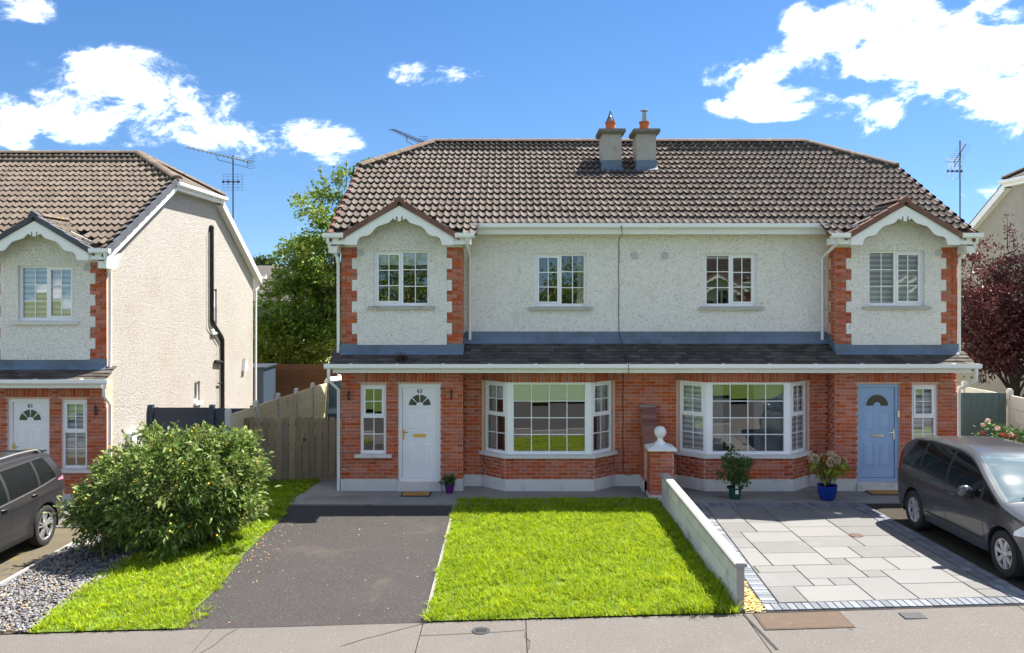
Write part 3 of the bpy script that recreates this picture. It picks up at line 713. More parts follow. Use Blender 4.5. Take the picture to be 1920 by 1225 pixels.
    b.hexa([(UI-.02, Y0-.10, zp(Y0-.10)+.028), (UO+.02, Y0-.10, zp(Y0-.10)+.028), (UO+.02, Y0-.016, 2.985), (UI-.02, Y0-.016, 2.985)], [(UI-.02, Y0-.10, zp(Y0-.10)+.034), (UO+.02, Y0-.10, zp(Y0-.10)+.034), (UO+.02, Y0-.022, 2.992), (UI-.02, Y0-.022, 2.992)])
    b.box(UI-.022, UO+.022, Y0-.026, Y0-.013, 2.95, 3.095); b.box(UI-.024, UI+.335, Y0-.029, Y0-.014, 3.02, 3.125); b.box(UO-.335, UO+.024, Y0-.029, Y0-.014, 3.02, 3.125)
    b.hexa([(0, YB-.12, zp(YB-.12)+.028), (UI-.02, YB-.12, zp(YB-.12)+.028), (UI-.02, YB-.016, 3.24), (0, YB-.016, 3.24)], [(0, YB-.12, zp(YB-.12)+.034), (UI-.02, YB-.12, zp(YB-.12)+.034), (UI-.02, YB-.022, 3.246), (0, YB-.022, 3.246)])
    b.box(0, UI-.028, YB-.024, YB-.003, 3.19, 3.36)
    b.prism([(Y0-.03, 2.93), (YB, 3.16), (YB, 3.34), (Y0-.03, 3.12)], UI-.026, UI-.012, 'x')
    b.build('lead_flashing', 'lead', root)
    # ---- main roof
    b = nb(); t = .06
    def pl(pts): b.add([(u, y, z) for u, y, z in pts]+[(u, y, z-t) for u, y, z in pts], [tuple(range(len(pts))), tuple(range(2*len(pts)-1, len(pts)-1, -1))]+[(i, (i+1) % len(pts), len(pts)+(i+1) % len(pts), len(pts)+i) for i in range(len(pts))])
    Z = lambda y: zr(y)-.052
    pl([(0, 18.12, Z(18.12)), (3.74, 18.12, Z(18.12)), (6.64, 18.12, Z(18.12)), (6.64, 21.3, Z(21.3)), (5.0, 23, Z(23)), (0, 23, Z(23))])
    pl([(3.74, 17.62, Z(17.62)), (4.02, 17.62, Z(17.62)), (4.3, 18.12, Z(18.12)), (3.74, 18.12, Z(18.12))]); pl([(6.40, 17.62, Z(17.62)), (6.64, 17.62, Z(17.62)), (6.64, 18.12, Z(18.12)), (6.12, 18.12, Z(18.12))])
    deck = b.build('roof_deck', 'deck', root)
    b = nb(); pl([(0, 23, ZR-.02), (5.0, 23, ZR-.02), (6.66, 24.7, zr(24.7)-.02), (6.66, 28.6, zr(28.6)-.02), (0, 28.6, zr(28.6)-.02)]); pl([(5.0, 23, ZR-.02), (6.69, 21.28, 7.35), (6.69, 24.72, 7.31)])
    b.build('rear_roof', tile, root)
    roof_tiles(root, m, tile, 300 if detail == 2 else 0)
    # ridge and hip tiles
    def caps(name, p, q_, r, ln, mm, par):
        p, q_ = Vector(p), Vector(q_); d = q_-p; n = max(1, int(round(d.length/ln))); dirn = d.normalized(); side = dirn.cross(Vector((0, 0, 1))).normalized(); up = side.cross(dirn)
        for i in range(n):
            a, c = p+d*(i/n), p+d*((i+1)/n); q = nb(); vs, fs = [], []; k = 8
            for e, (pt, rr) in enumerate(((a-dirn*.01, r*1.05), (a+dirn*.05, r*1.05), (a+dirn*.051, r), (c, r))):
                for j in range(k+1):
                    t_ = math.pi*(.06+.88*j/k); vs.append(pt+side*math.cos(t_)*rr*1.15+up*(math.sin(t_)*rr*.85-.3*rr))
            for e in range(3):
                for j in range(k): fs.append((e*(k+1)+j, e*(k+1)+j+1, (e+1)*(k+1)+j+1, (e+1)*(k+1)+j))
            fs += [tuple(range(k, -1, -1)), tuple(range(3*(k+1), 4*(k+1)))]
            q.add(vs, fs); q.build(name, mm, par, smooth=40)
    caps('ridge_tile', (0, 23, ZR+.0), (5.0, 23, ZR+.0), .125, .45, 'ridge_tile', root)
    caps('hip_tile', (6.70, 21.27, 7.375), (5.0, 23, ZR+.0), .125, .42, 'ridge_tile', root); caps('hip_tile', (6.70, 24.73, 7.33), (5.0, 23, ZR+.0), .125, .42, 'ridge_tile', root)
    # verge tiles, barge boards, hip eave
    a = math.atan(SL); ca, sa = math.cos(a), math.sin(a)
    if opt.get('verge_tiles', True):
        for k in range(12):
            v = -.03+.345*k; y = 17.6+v*ca
            if y > 21.1: break
            q = nb(); y2 = min(17.6+(v+.345)*ca, 21.28); q.hexa([(6.60, y, Z(y)-.11), (6.71, y, Z(y)-.11), (6.71, y2, Z(y2)-.14), (6.60, y2, Z(y2)-.14)], [(6.60, y, Z(y)+.085), (6.71, y, Z(y)+.085), (6.71, y2, Z(y2)+.052), (6.60, y2, Z(y2)+.052)]); q.build('verge_tile', verge, root)
    b = nb()
    b.hexa([(6.655, 17.6, zr(17.6)-.30), (6.69, 17.6, zr(17.6)-.30), (6.69, 21.30, zr(21.3)-.32), (6.655, 21.30, zr(21.3)-.32)], [(6.655, 17.6, zr(17.6)-.13), (6.69, 17.6, zr(17.6)-.13), (6.69, 21.30, zr(21.3)-.13), (6.655, 21.30, zr(21.3)-.13)])
    b.hexa([(6.655, 24.7, zr(24.7)-.32), (6.69, 24.7, zr(24.7)-.32), (6.69, 28.6, zr(28.6)-.32), (6.655, 28.6, zr(28.6)-.32)], [(6.655, 24.7, zr(24.7)-.10), (6.69, 24.7, zr(24.7)-.10), (6.69, 28.6, zr(28.6)-.10), (6.655, 28.6, zr(28.6)-.10)])
    b.box(6.66, 6.70, 21.28, 24.72, 7.08, 7.28)
    # soffits of the verge
    b.hexa([(UO-.001, 17.62, zr(17.62)-.27), (6.655, 17.62, zr(17.62)-.27), (6.655, 21.3, zr(21.3)-.27), (UO-.001, 21.3, zr(21.3)-.27)], [(UO-.001, 17.62, zr(17.62)-.25), (6.655, 17.62, zr(17.62)-.25), (6.655, 21.3, zr(21.3)-.25), (UO-.001, 21.3, zr(21.3)-.25)])
    b.hexa([(UO-.001, 24.7, zr(24.7)-.27), (6.655, 24.7, zr(24.7)-.27), (6.655, 28.6, zr(28.6)-.27), (UO-.001, 28.6, zr(28.6)-.27)], [(UO-.001, 24.7, zr(24.7)-.25), (6.655, 24.7, zr(24.7)-.25), (6.655, 28.6, zr(28.6)-.25), (UO-.001, 28.6, zr(28.6)-.25)])
    b.box(UO-.001, 6.66, 21.3, 24.7, 7.10, 7.12)
    b.prism([(17.62, 5.02), (Y0+.02, 5.02), (Y0+.35, 5.35), (17.62, 5.19)], 6.50, 6.68, 'x')
    b.build('barge_board', 'upvc_old' if detail else 'upvc', root)
    b = nb(); b.prism([(6.70, 7.275), (6.80, 7.275), (6.81, 7.20), (6.77, 7.17), (6.72, 7.17), (6.70, 7.20)], 21.2, 24.8); b.build('hip_gutter', 'upvc', root)
    b = nb(); b.tube([(6.62, 28.66, 5.00), (6.62, 28.62, 4.85), (6.56, 28.3, 4.6), (6.56, 28.27, 0)], .034, 8); b.box(6.4, 6.8, 28.58, 28.7, 4.98, 5.08); b.build('rear_downpipe', 'upvc', root)
    # ---- eaves
    b = nb(); b.box(0, 3.76, 18.10, 18.13, 5.44, 5.60); b.build('main_fascia', 'upvc_old', root)
    b = nb(); b.box(0, 3.76, 18.131, YB-.001, 5.445, 5.458); b.build('main_soffit', 'upvc_old', root)
    gutter(root, 0, 3.79, 18.045, 5.665, m)
    for u0, u1 in ((3.66, 4.06), (6.36, 6.78)): gutter(root, u0, u1, 17.545, 5.425, m)
    b = nb(); b.box(3.745, 4.2, 17.60, Y0-.02, 5.20, 5.33); b.box(6.22, 6.665, 17.60, Y0-.02, 5.20, 5.33); b.build('eave_box', 'upvc', root)
    # ---- little gable over the bay: barge board cut in scallops, verge caps, tiles
    yb = 17.57; kz = yb/F
    half = [(6.5, 413), (12, 409.5), (20, 418), (31, 421.5), (41, 424.5), (47, 430), (54, 439), (60, 442), (70, 443.5), (75, 446), (78, 451), (80, 459.5)]
    bot = [(d*kz, PZ(y, yb)) for d, y in half]
    top = [(102*kz, PZ(459.5, yb)), (102*kz, PZ(441, yb)), (0, PZ(386, yb))]
    b = nb()
    for s in (-1, 1):
        pts = [(0, PZ(386, yb)), (0, PZ(415, yb)), (3.5*kz, PZ(415, yb)), (3.5*kz, PZ(409, yb))]+bot+top[:2]
        # fill between the rake and the scalloped edge strip by strip
        xs = sorted({p[0] for p in pts}|{i*kz*3 for i in range(35)})
        def ztop(x): return PZ(386, yb)+(PZ(441, yb)-PZ(386, yb))*min(1, x/(102*kz))
        bp = [(0, PZ(415, yb)), (3.4*kz, PZ(415, yb)), (3.5*kz, PZ(406, yb)), (6.4*kz, PZ(406, yb))]+bot+[(102*kz, PZ(459.5, yb))]
        def zbot(x):
            for (x0, z0_), (x1, z1_) in zip(bp, bp[1:]):
                if x0 <= x <= x1: return z0_+(z1_-z0_)*((x-x0)/(x1-x0) if x1 > x0 else 0)
            return bp[-1][1]
        for x0, x1 in zip(xs, xs[1:]):
            if x1-x0 < 1e-5: continue
            b.hexa([(5.21+s*x0, yb, zbot(x0)), (5.21+s*x1, yb, zbot(x1)), (5.21+s*x1, yb+.028, zbot(x1)), (5.21+s*x0, yb+.028, zbot(x0))], [(5.21+s*x0, yb, ztop(x0)), (5.21+s*x1, yb, ztop(x1)), (5.21+s*x1, yb+.028, ztop(x1)), (5.21+s*x0, yb+.028, ztop(x0))])
    b.build('gablet_barge_board', 'white_paint', root)
    gz, gs = 6.10, .60
    b = nb()
    for s in (-1, 1):
        # slope from the ridge down, cut along the valley with the main roof
        def yv(d): return min(19.2, 18.1+(gz-gs*d-5.69)/SL+.06)
        pts = [(0, 17.56), (1.17, 17.56), (1.17, max(17.6, yv(1.17))), (0, yv(0))]
        b.add([(5.21+s*d, y, gz-gs*d-.05) for d, y in pts]+[(5.21+s*d, y, gz-gs*d-.085) for d, y in pts], [(0, 1, 2, 3), (7, 6, 5, 4), (0, 4, 5, 1), (1, 5, 6, 2), (2, 6, 7, 3)])
    gab = b.build('gablet_roof', 'deck', root)
    ag = math.atan(gs); cg, sg = math.cos(ag), math.sin(ag)
    for s in (-1, 1):
        for r in range(4):
            for c in range(5):
                v = .02+.31*r; d = 1.09-v*cg; yc = 17.66+TW*(c+.5)
                ym = 18.1+(gz-gs*d-5.69)/SL+.12
                if yc-.15 > ym: continue
                q = _tvn.copy()*np.array([1, .88, 1]); du = d-q[:, 1]*cg-0*q[:, 2]; du = np.maximum(du, 0); zz = gz-gs*du-.045+q[:, 2]
                yy = np.minimum(yc+q[:, 0], 18.1+(gz-gs*du-5.69)/SL+.16)
                V = np.stack([m*(5.21+s*du), yy-Y0, zz], 1)
                put('gablet_tile', np_mesh('gablet_tile', V, _tfq, tile), gab)
        for k in range(4):
            d0, d1 = 1.24-.30*k, 1.24-.30*(k+1)+.0; q = nb(); zt = lambda d: gz-gs*d+.035; e = .012*(k % 2)
            d1 = max(d1, .04)
            q.hexa([(5.21+s*d0, 17.535, zt(d0)-.125), (5.21+s*d1, 17.535, zt(d1)-.125), (5.21+s*d1, 17.67, zt(d1)-.05), (5.21+s*d0, 17.67, zt(d0)-.05)], [(5.21+s*d0, 17.54, zt(d0)+.012), (5.21+s*d1, 17.54, zt(d1)-.006), (5.21+s*d1, 17.68, zt(d1)), (5.21+s*d0, 17.68, zt(d0)+.016)]); q.build('verge_cap', verge, gab)
    q = nb(); q.prism([(5.21-.12, gz-.10), (5.21, gz-.03), (5.21+.12, gz-.10), (5.21+.10, gz+.02), (5.21, gz+.09), (5.21-.10, gz+.02)], 17.525, 17.72); q.build('verge_cap', verge, gab)
    caps('ridge_tile', (5.21, 17.72, gz+.02), (5.21, 18.85, gz+.02), .10, .4, 'ridge_tile', gab)
    # ---- downpipes
    rp = .034
    b = nb(); b.tube([(3.82, 17.545, 5.33), (3.82, 17.56, 5.24), (3.80, YB-.06, 4.95), (3.80, YB-.06, 3.18)], rp, 10); b.build('downpipe', 'upvc_old', root, smooth=60)
    b = nb(); b.tube([(6.68, 17.545, 5.33), (6.68, 17.56, 5.24), (6.56, Y0+.02, 4.92), (6.555, Y0+.03, 2.80)], rp, 10); b.build('downpipe', 'upvc', root, smooth=60)
    b = nb(); b.tube([(6.66, 17.545, 2.64), (6.66, 17.545, 2.40), (6.555, Y0+.03, 2.15), (6.555, Y0+.03, .01)], rp, 10); b.build('downpipe', 'upvc', root, smooth=60)
    # ---- chimney stack
    if opt.get('chimney', True):
        b = nb(); b.box(.185, .665, 21.05, 21.75, 7.0, 8.12); ch = b.build('chimney', 'stack', root)
        b = nb(); b.box(.115, .735, 20.98, 21.82, 8.12, 8.16); b.hexa([(.09, 20.95, 8.16), (.76, 20.95, 8.16), (.76, 21.85, 8.16), (.09, 21.85, 8.16)], [(.10, 20.96, 8.235), (.75, 20.96, 8.235), (.75, 21.84, 8.235), (.10, 21.84, 8.235)]); b.build('chimney_cap', 'stack_cap', ch)
        b = nb(); b.box(.175, .675, 21.035, 21.76, 7.1, 7.47); b.hexa([(.15, 20.93, zr(20.93)-.01), (.70, 20.93, zr(20.93)-.01), (.70, 21.06, zr(21.06)-.01), (.15, 21.06, zr(21.06)-.01)], [(.15, 20.93, zr(20.93)+.03), (.70, 20.93, zr(20.93)+.03), (.70, 21.06, zr(21.06)+.05), (.15, 21.06, zr(21.06)+.05)]); b.build('chimney_flashing', 'lead', ch)
        b = nb(); b.lathe([(.125, 0), (.125, .03), (.12, .035), (.118, .20), (.137, .205), (.137, .245), (.11, .245), (.11, .18)], (.425, 21.38, 8.235), 18); b.build('chimney_pot', 'terracotta', ch, smooth=40)
        if opt.get('cowl') == 'spike':
            b = nb(); c_ = (.425, 21.38)
            for k in range(4):
                t_ = math.pi/4+k*math.pi/2; t2 = t_+math.pi/2; p1, p2 = (c_[0]+.125*math.cos(t_), c_[1]+.125*math.sin(t_), 8.48), (c_[0]+.125*math.cos(t2), c_[1]+.125*math.sin(t2), 8.48); ap = (c_[0], c_[1], 8.76)
                b.tube([p1, ap], .010, 6); b.tube([p1, p2], .010, 6)
                for f in (.3, .55, .75): b.tube([tuple(p1[i]+(ap[i]-p1[i])*f for i in range(3)), tuple(p2[i]+(ap[i]-p2[i])*f for i in range(3))], .004, 5)
            b.build('bird_guard', 'dark_metal', ch)
            b = nb(); b.lathe([(.10, 0), (.095, .06), (.03, .14)], (.425, 21.38, 8.48), 12); b.build('cowl', 'flue_metal', ch, smooth=40)
        else:
            b = nb(); b.lathe([(.062, 0), (.062, .18), (.045, .185), (.045, .27)], (.425, 21.38, 8.48), 14); b.lathe([(.105, .265), (.10, .285), (.03, .315)], (.425, 21.38, 8.48), 14); b.build('cowl', 'flue_metal', ch, smooth=40)
    # ---- round vents
    for u, y, z in opt.get('vents', ()):
        b = nb(); b.tube([(u, y-.02, z), (u, y+.01, z)], .078, 18); b.build('air_vent', 'vent', root, smooth=40)
    for u, z in opt.get('brackets', ()):
        b = nb(); b.box(u-.02, u+.02, Y0-.03, Y0-.012, z-.10, z+.10); b.tube([(u, Y0-.03, z+.07), (u, Y0-.13, z+.08), (u, Y0-.15, z+.03)], .011, 6); b.tube([(u, Y0-.03, z-.07), (u, Y0-.08, z-.05)], .009, 6); b.build('lamp_bracket', 'dark_metal', root)
    return root

CX = 2.89
build_house('semi detached house with white front door and white render, behind the lawn', -1, CX, 0, opt=dict(
    number='63', cowl='spike', near=1, vents=[(6.08, Y0, 5.04), (.24, YB-.01, 5.0)], brackets=[(6.33, 2.03), (4.17, 2.05)], hand=-1,
    blinds=dict(bay=('roller', .26), main=None, main_c=[(1, .16, 'curtain')], side=None, bayf=('roller', .27), bayl_c=[(-1, .18, 'curtain'), (1, .22, 'curtain_brown')], bayr_c=[(-1, .14, 'curtain'), (1, .3, 'curtain')], bayl=('roller', .25))))
build_house('semi detached house with pale blue front door and white render, behind the slab paved drive', 1, CX, 0, opt=dict(
    door='door_blue', fan=1, hand=1, keybox=True, near=-1, vents=[(.41, YB-.01, 5.0), (6.1, Y0, 5.04)], 
    blinds=dict(bay=('zebra', 1.0), main=('roller', .10), side=('zebra', .95), bayl=('zebra', 1.0), bayr=('zebra', 1.0), bayf_c=[(-1, .35, 'room_grey'), (1, .7, 'room_grey')])))
build_house('rendered house with dark blue verge tiles and white door behind the grey hatchback SUV', 1, -15.05, -.315, tile='roof_tile_tan', verge='verge_slate', opt=dict(
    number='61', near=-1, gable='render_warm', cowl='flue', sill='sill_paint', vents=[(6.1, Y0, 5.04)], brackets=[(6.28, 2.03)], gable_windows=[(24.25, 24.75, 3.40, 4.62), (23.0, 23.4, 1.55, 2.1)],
    blinds=dict(bay=('zebra', 1.0), side=('zebra', .86), bayf=('roller', .3))))
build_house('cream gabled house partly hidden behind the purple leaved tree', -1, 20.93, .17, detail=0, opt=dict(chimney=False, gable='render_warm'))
# ------------------------------------------------------------------ ground
def build_ground():
    xs = [-900, -400, -200, -120, -80, -60, -50, -40]+[-30+1.0*i for i in range(61)]+[40, 50, 60, 80, 120, 200, 400, 900]
    ys = [-600, -200, -80, -40, -20, -10, 0, 6, 9.0, 10, 11.15]+[11.15+.565*i for i in range(1, 11)]+[17.5, 18, 20, 24, 28, 34, 45, 60, 90, 140, 220, 400, 900]
    vs = [(x, y, zg(x, y)-.07-(.10 if y < 9.2 else 0)) for y in ys for x in xs]; nx = len(xs)
    b = MB(); b.add(vs, [(j*nx+i, j*nx+i+1, (j+1)*nx+i+1, (j+1)*nx+i) for j in range(len(ys)-1) for i in range(nx-1)])
    tag(b.build('ground', 'field', smooth=True), kind='structure')
build_ground()
def wob(x, amp, sc_, ph=0.0): return lambda y: x+amp*(math.sin(y*sc_+ph)+.5*math.sin(y*sc_*2.7+ph*2))
# far hill with a field edge
b = MB(); vs = []; n = 40
for j in range(8):
    for i in range(n+1):
        x = -420+840*i/n; y = 260+45*j; h = 17.0*math.sin(math.pi*j/9)**1.2*(.8+.25*math.sin(i*.5+1))-1.5
        vs.append((x, y, h))
b.add(vs, [(j*(n+1)+i, j*(n+1)+i+1, (j+1)*(n+1)+i+1, (j+1)*(n+1)+i) for j in range(7) for i in range(n)])
tag(b.build('hill', 'field', smooth=True), kind='structure')
# pavement in bays between joints, road and far kerb
def pavement():
    root = tag(put('pavement', None, None, (0, 0, 0)), kind='structure')
    joints = [-14, -10.2, -6.75, -3.9, -1.16, .18, 3.02, 6.6, 10.2, 14]
    for k, (a, c) in enumerate(zip(joints, joints[1:])):
        b = MB(); vs, fs = [], []; nx, ny = 6, 4
        y0, y1 = 9.2, 11.14
        for j in range(ny+1):
            for i in range(nx+1):
                x = a+.006+(c-a-.012)*i/nx; y = y0+(y1-y0)*j/ny; vs.append((x+(.0 if k < 6 else .12*(11.14-y)/2*0), y, zroad(x)-.004+rnd.uniform(-.002, .002)))
        for j in range(ny):
            for i in range(nx): q = j*(nx+1)+i; fs.append((q, q+1, q+nx+2, q+nx+1))
        ring = list(range(nx+1))+[j*(nx+1)+nx for j in range(1, ny+1)]+[ny*(nx+1)+i for i in range(nx-1, -1, -1)]+[j*(nx+1) for j in range(ny-1, 0, -1)]
        nn = len(vs); vs += [(x, y, z-.06) for x, y, z in vs]
        for q in range(len(ring)): u, v = ring[q], ring[(q+1) % len(ring)]; fs.append((v, u, u+nn, v+nn))
        b.add(vs, fs); b.build('concrete_bay', 'pavement', root)
    # cracks: thin dark slits of tar and dirt
    def crack(pts):
        b = MB(); w = .006
        for (x0, y0), (x1, y1) in zip(pts, pts[1:]):
            d = Vector((x1-x0, y1-y0)).normalized(); nx, ny = -d.y*w, d.x*w
            b.add([(x0-nx, y0-ny, zroad(x0)+.003), (x0+nx, y0+ny, zroad(x0)+.003), (x1+nx, y1+ny, zroad(x1)+.003), (x1-nx, y1-ny, zroad(x1)+.003)], [(0, 1, 2, 3)])
        b.build('crack', 'soil', root)
    crack([(-1.16, 11.10), (-1.30, 11.02), (-1.62, 10.80), (-1.85, 10.66), (-2.1, 10.45)]); crack([(-1.16, 10.72), (-.6, 10.74), (-.2, 10.76), (.18, 10.80)])
    crack([(.18, 10.8), (.16, 10.6), (.22, 10.45), (.2, 10.2)]); crack([(-3.58, 11.1), (-3.66, 10.9), (-3.7, 10.6), (-3.82, 10.3)])
    crack([(3.85, 10.75), (4.1, 10.66), (4.2, 10.5)])
    # mended joint beside the wall end
    b = MB(); b.add([(3.0, 11.12, zroad(3)+.003), (3.03, 11.12, zroad(3)+.003), (3.13, 10.0, zroad(3)+.003), (3.09, 10.0, zroad(3)+.003)], [(0, 1, 2, 3)]); b.build('joint', 'rubber', root)
pavement()
b = MB(); b.add([(x, y, zroad(x)-.13) for y in (3.0, 9.06) for x in (-60, -20, 20, 60)], [(0, 1, 5, 4), (1, 2, 6, 5), (2, 3, 7, 6)]); tag(b.build('road', 'road'), kind='structure')
b = MB()
for i in range(30):
    x0, x1 = -20+i*1.35, -20+i*1.35+1.34
    b.hexa([(x0, 9.06, zroad(x0)-.2), (x1, 9.06, zroad(x1)-.2), (x1, 9.195, zroad(x1)-.2), (x0, 9.195, zroad(x0)-.2)], [(x0, 9.07, zroad(x0)-.006), (x1, 9.07, zroad(x1)-.006), (x1, 9.195, zroad(x1)-.004), (x0, 9.195, zroad(x0)-.004)])
tag(b.build('kerb', 'coping'), kind='structure')
b = MB(); b.add([(x, y, zroad(x)-.02) for y in (-30, 2.9) for x in (-60, -20, 20, 60)], [(0, 1, 5, 4), (1, 2, 6, 5), (2, 3, 7, 6)]); tag(b.build('verge_opposite', 'turf'), kind='structure')

# drives, paths, beds
sheet('driveway', wob(-4.45, .03, 2.1), -1.145, 11.15, 16.84, -.004, 'asphalt')
sheet('front_path', lambda y: -4.42+.15*sstep(17.2, 19, y), 2.77, 16.845, 19.2, .022, 'concrete_path', thick=.06)
sheet('side_path', -4.3, -3.62, 19.201, 30, .018, 'concrete_path')
sheet('back_garden', -5.95, -3.0, 19.05, 31.5, -.006, 'turf')
sheet('porch_path', 3.08, 9.44, 16.98, 18.6, .022, 'concrete_path', thick=.06)
sheet('lawn_soil', -1.13, 2.945, 11.16, 17.25, .012, 'turf')
sheet('lawn_strip_soil', wob(-6.38, .05, 1.3), wob(-4.36, .03, 2.1), 11.16, 19.0, .010, 'turf')
sheet('gravel_bed', -7.80, wob(-6.35, .05, 1.3), 11.16, 17.0, .004, 'soil')
sheet('neighbour_drive', -13.5, -7.87, 11.15, 16.35, .002, 'asphalt_moss')
sheet('neighbour_path', -14.5, -6.1, 16.352, 18.4, .02, 'pavement', thick=.06)
sheet('neighbour_side_path', -8.55, -6.1, 18.405, 30, .012, 'concrete_path')
sheet('parking_strip', 6.99, 9.6, 11.16, 16.975, .0, 'asphalt_dark')
sheet('flower_bed', 9.605, 11.0, 11.16, 19.0, .03, 'soil')
# thin edging strips
b = MB()
for i in range(12):
    y0 = 11.17+i*.47; x = -1.137
    b.hexa([(x-.022, y0, zg(x, y0)-.05), (x+.022, y0, zg(x, y0)-.05), (x+.022, y0+.465, zg(x, y0+.465)-.05), (x-.022, y0+.465, zg(x, y0+.465)-.05)], [(x-.022, y0, zg(x, y0)+.02), (x+.022, y0, zg(x, y0)+.02), (x+.022, y0+.465, zg(x, y0+.465)+.02), (x-.022, y0+.465, zg(x, y0+.465)+.02)])
tag(b.build('lawn_edging', 'concrete_path'), kind='structure')
b = MB()
for i in range(6):
    y0 = 11.17+i*.93; x = -7.83
    b.hexa([(x-.03, y0, zg(x, y0)-.05), (x+.03, y0, zg(x, y0)-.05), (x+.03, y0+.92, zg(x, y0+.92)-.05), (x-.03, y0+.92, zg(x, y0+.92)-.05)], [(x-.03, y0, zg(x, y0)+.06), (x+.03, y0, zg(x, y0)+.06), (x+.03, y0+.92, zg(x, y0+.92)+.06), (x-.03, y0+.92, zg(x, y0+.92)+.06)])
tag(b.build('gravel_edging', 'coping'), kind='structure')

# paved drive: bedding, slabs and two rows of block pavers round them
def paved_drive():
    root = sheet('paved_drive', lambda y: 3.06, 6.985, 11.165, 16.978, -.004, 'slab_joint')
    def xl(y): return 3.33+(y-11.15)/(16.9-11.15)*.24
    x1, y0, y1 = 6.66, 11.43, 16.70
    U = .2985; nx = 11; ny = 17; ux = U; uy = (y1-y0)/ny
    used = [[False]*ny for _ in range(nx+1)]; r = random.Random(5)
    sizes = [(3, 2), (2, 2), (2, 1), (1, 1), (2, 3), (3, 2), (2, 2)]
    x0 = x1-nx*ux
    mesh = {}
    for j in range(ny):
        for i in range(nx):
            if used[i][j]: continue
            opts = sizes[:]; r.shuffle(opts)
            if r.random() < .55: opts.insert(0, (3, 2))
            for w, h in opts+[(1, 1)]:
                if i+w <= nx and j+h <= ny and all(not used[i+a][j+c] for a in range(w) for c in range(h)):
                    rem = nx-(i+w)
                    if rem == 0 or (w, h) == (1, 1) or True: break
            for a in range(w):
                for c in range(h): used[i+a][j+c] = True
            ax, bx, ay, by = x0+i*ux, x0+(i+w)*ux, y0+j*uy, y0+(j+h)*uy
            g = .006; pts = []
            for (x, y) in ((ax+g, ay+g), (bx-g, ay+g), (bx-g, by-g), (ax+g, by-g)):
                if i == 0: x = max(x, xl(y)+.235) if x == ax+g else x
                pts.append((x, y))
            if i == 0: pts[0] = (xl(pts[0][1])+.235, pts[0][1]); pts[3] = (xl(pts[3][1])+.235, pts[3][1])
            q = MB(); dz = r.uniform(-.002, .003); e = .007
            cx, cy = sum(p[0] for p in pts)/4, sum(p[1] for p in pts)/4
            top = [(x+(e if x < cx else -e), y+(e if y < cy else -e), zg(x, y)+.022+dz) for x, y in pts]; mid = [(x, y, zg(x, y)+.015+dz) for x, y in pts]; bt = [(x, y, zg(x, y)-.012) for x, y in pts]
            q.add(bt+mid+top, [(8, 9, 10, 11)]+[(k, (k+1) % 4, 4+(k+1) % 4, 4+k) for k in range(4)]+[(4+k, 4+(k+1) % 4, 8+(k+1) % 4, 8+k) for k in range(4)])
            q.build('slab', 'slab', root)
    # blocks
    pm = MB(); pm.hexa([(-.5, -.5, -.03), (.5, -.5, -.03), (.5, .5, -.03), (-.5, .5, -.03)], [(-.46, -.47, .022), (.46, -.47, .022), (.46, .47, .022), (-.46, .47, .022)]); me = pm.mesh('block_paver', 'block_paver')
    def blk(x, y, a, w, h): put('block_paver', me, root, (x, y, zg(x, y)+rnd.uniform(-.002, .002)), (0, 0, a), (w, h, 1))
    x = xl(11.2)+.06
    while x < 6.93: blk(x, 11.29, 0, .098, .235); x += .104
    x = xl(16.9)+.06
    while x < 6.93: blk(x, 16.85, 0, .098, .235); x += .104
    sl = math.atan2(.24, 5.75)
    y = 11.47
    while y < 16.7: blk(xl(y)+.115, y, -sl, .215, .098); y += .104
    y = 11.50
    while y < 16.72: blk(6.745, y, R(90), .155, .145); blk(6.90, y+.05, R(90), .155, .145); y += .162
    # woodchip filling the sliver beside the wall
    n = 420; V, Fq = [], []
    for k in range(n):
        y = rnd.uniform(11.17, 14.2); xr = xl(y)-.005; x = rnd.uniform(3.085, xr); a = rnd.uniform(0, 3.14); l, w = rnd.uniform(.02, .05), rnd.uniform(.006, .014); z = zg(x, y)+rnd.uniform(.004, .022); t = rnd.uniform(-.3, .3)
        ca, sa = math.cos(a), math.sin(a); bi = len(V)
        for p, q in ((-l, -w), (l, -w), (l, w), (-l, w)): V.append((x+ca*p-sa*q, y+sa*p+ca*q, z+t*p))
        Fq.append((bi, bi+1, bi+2, bi+3))
    tag(put('wood_chips', np_mesh('wood_chips', np.array(V), np.array(Fq), 'bark_chip')), 'yellow wood chips beside the end of the block wall', 'wood chips', kind='stuff')
paved_drive()
# small drain stain plate on slabs
b = MB(); x, y = PX(1605, 14.55), 14.55; b.tube([(x, y, zg(x, y)+.024), (x, y, zg(x, y)+.03)], .115, 20); tag(b.build('drain_cover', 'rust', smooth=40), 'round rusty drain cover set among the pale paving slabs', 'drain cover')

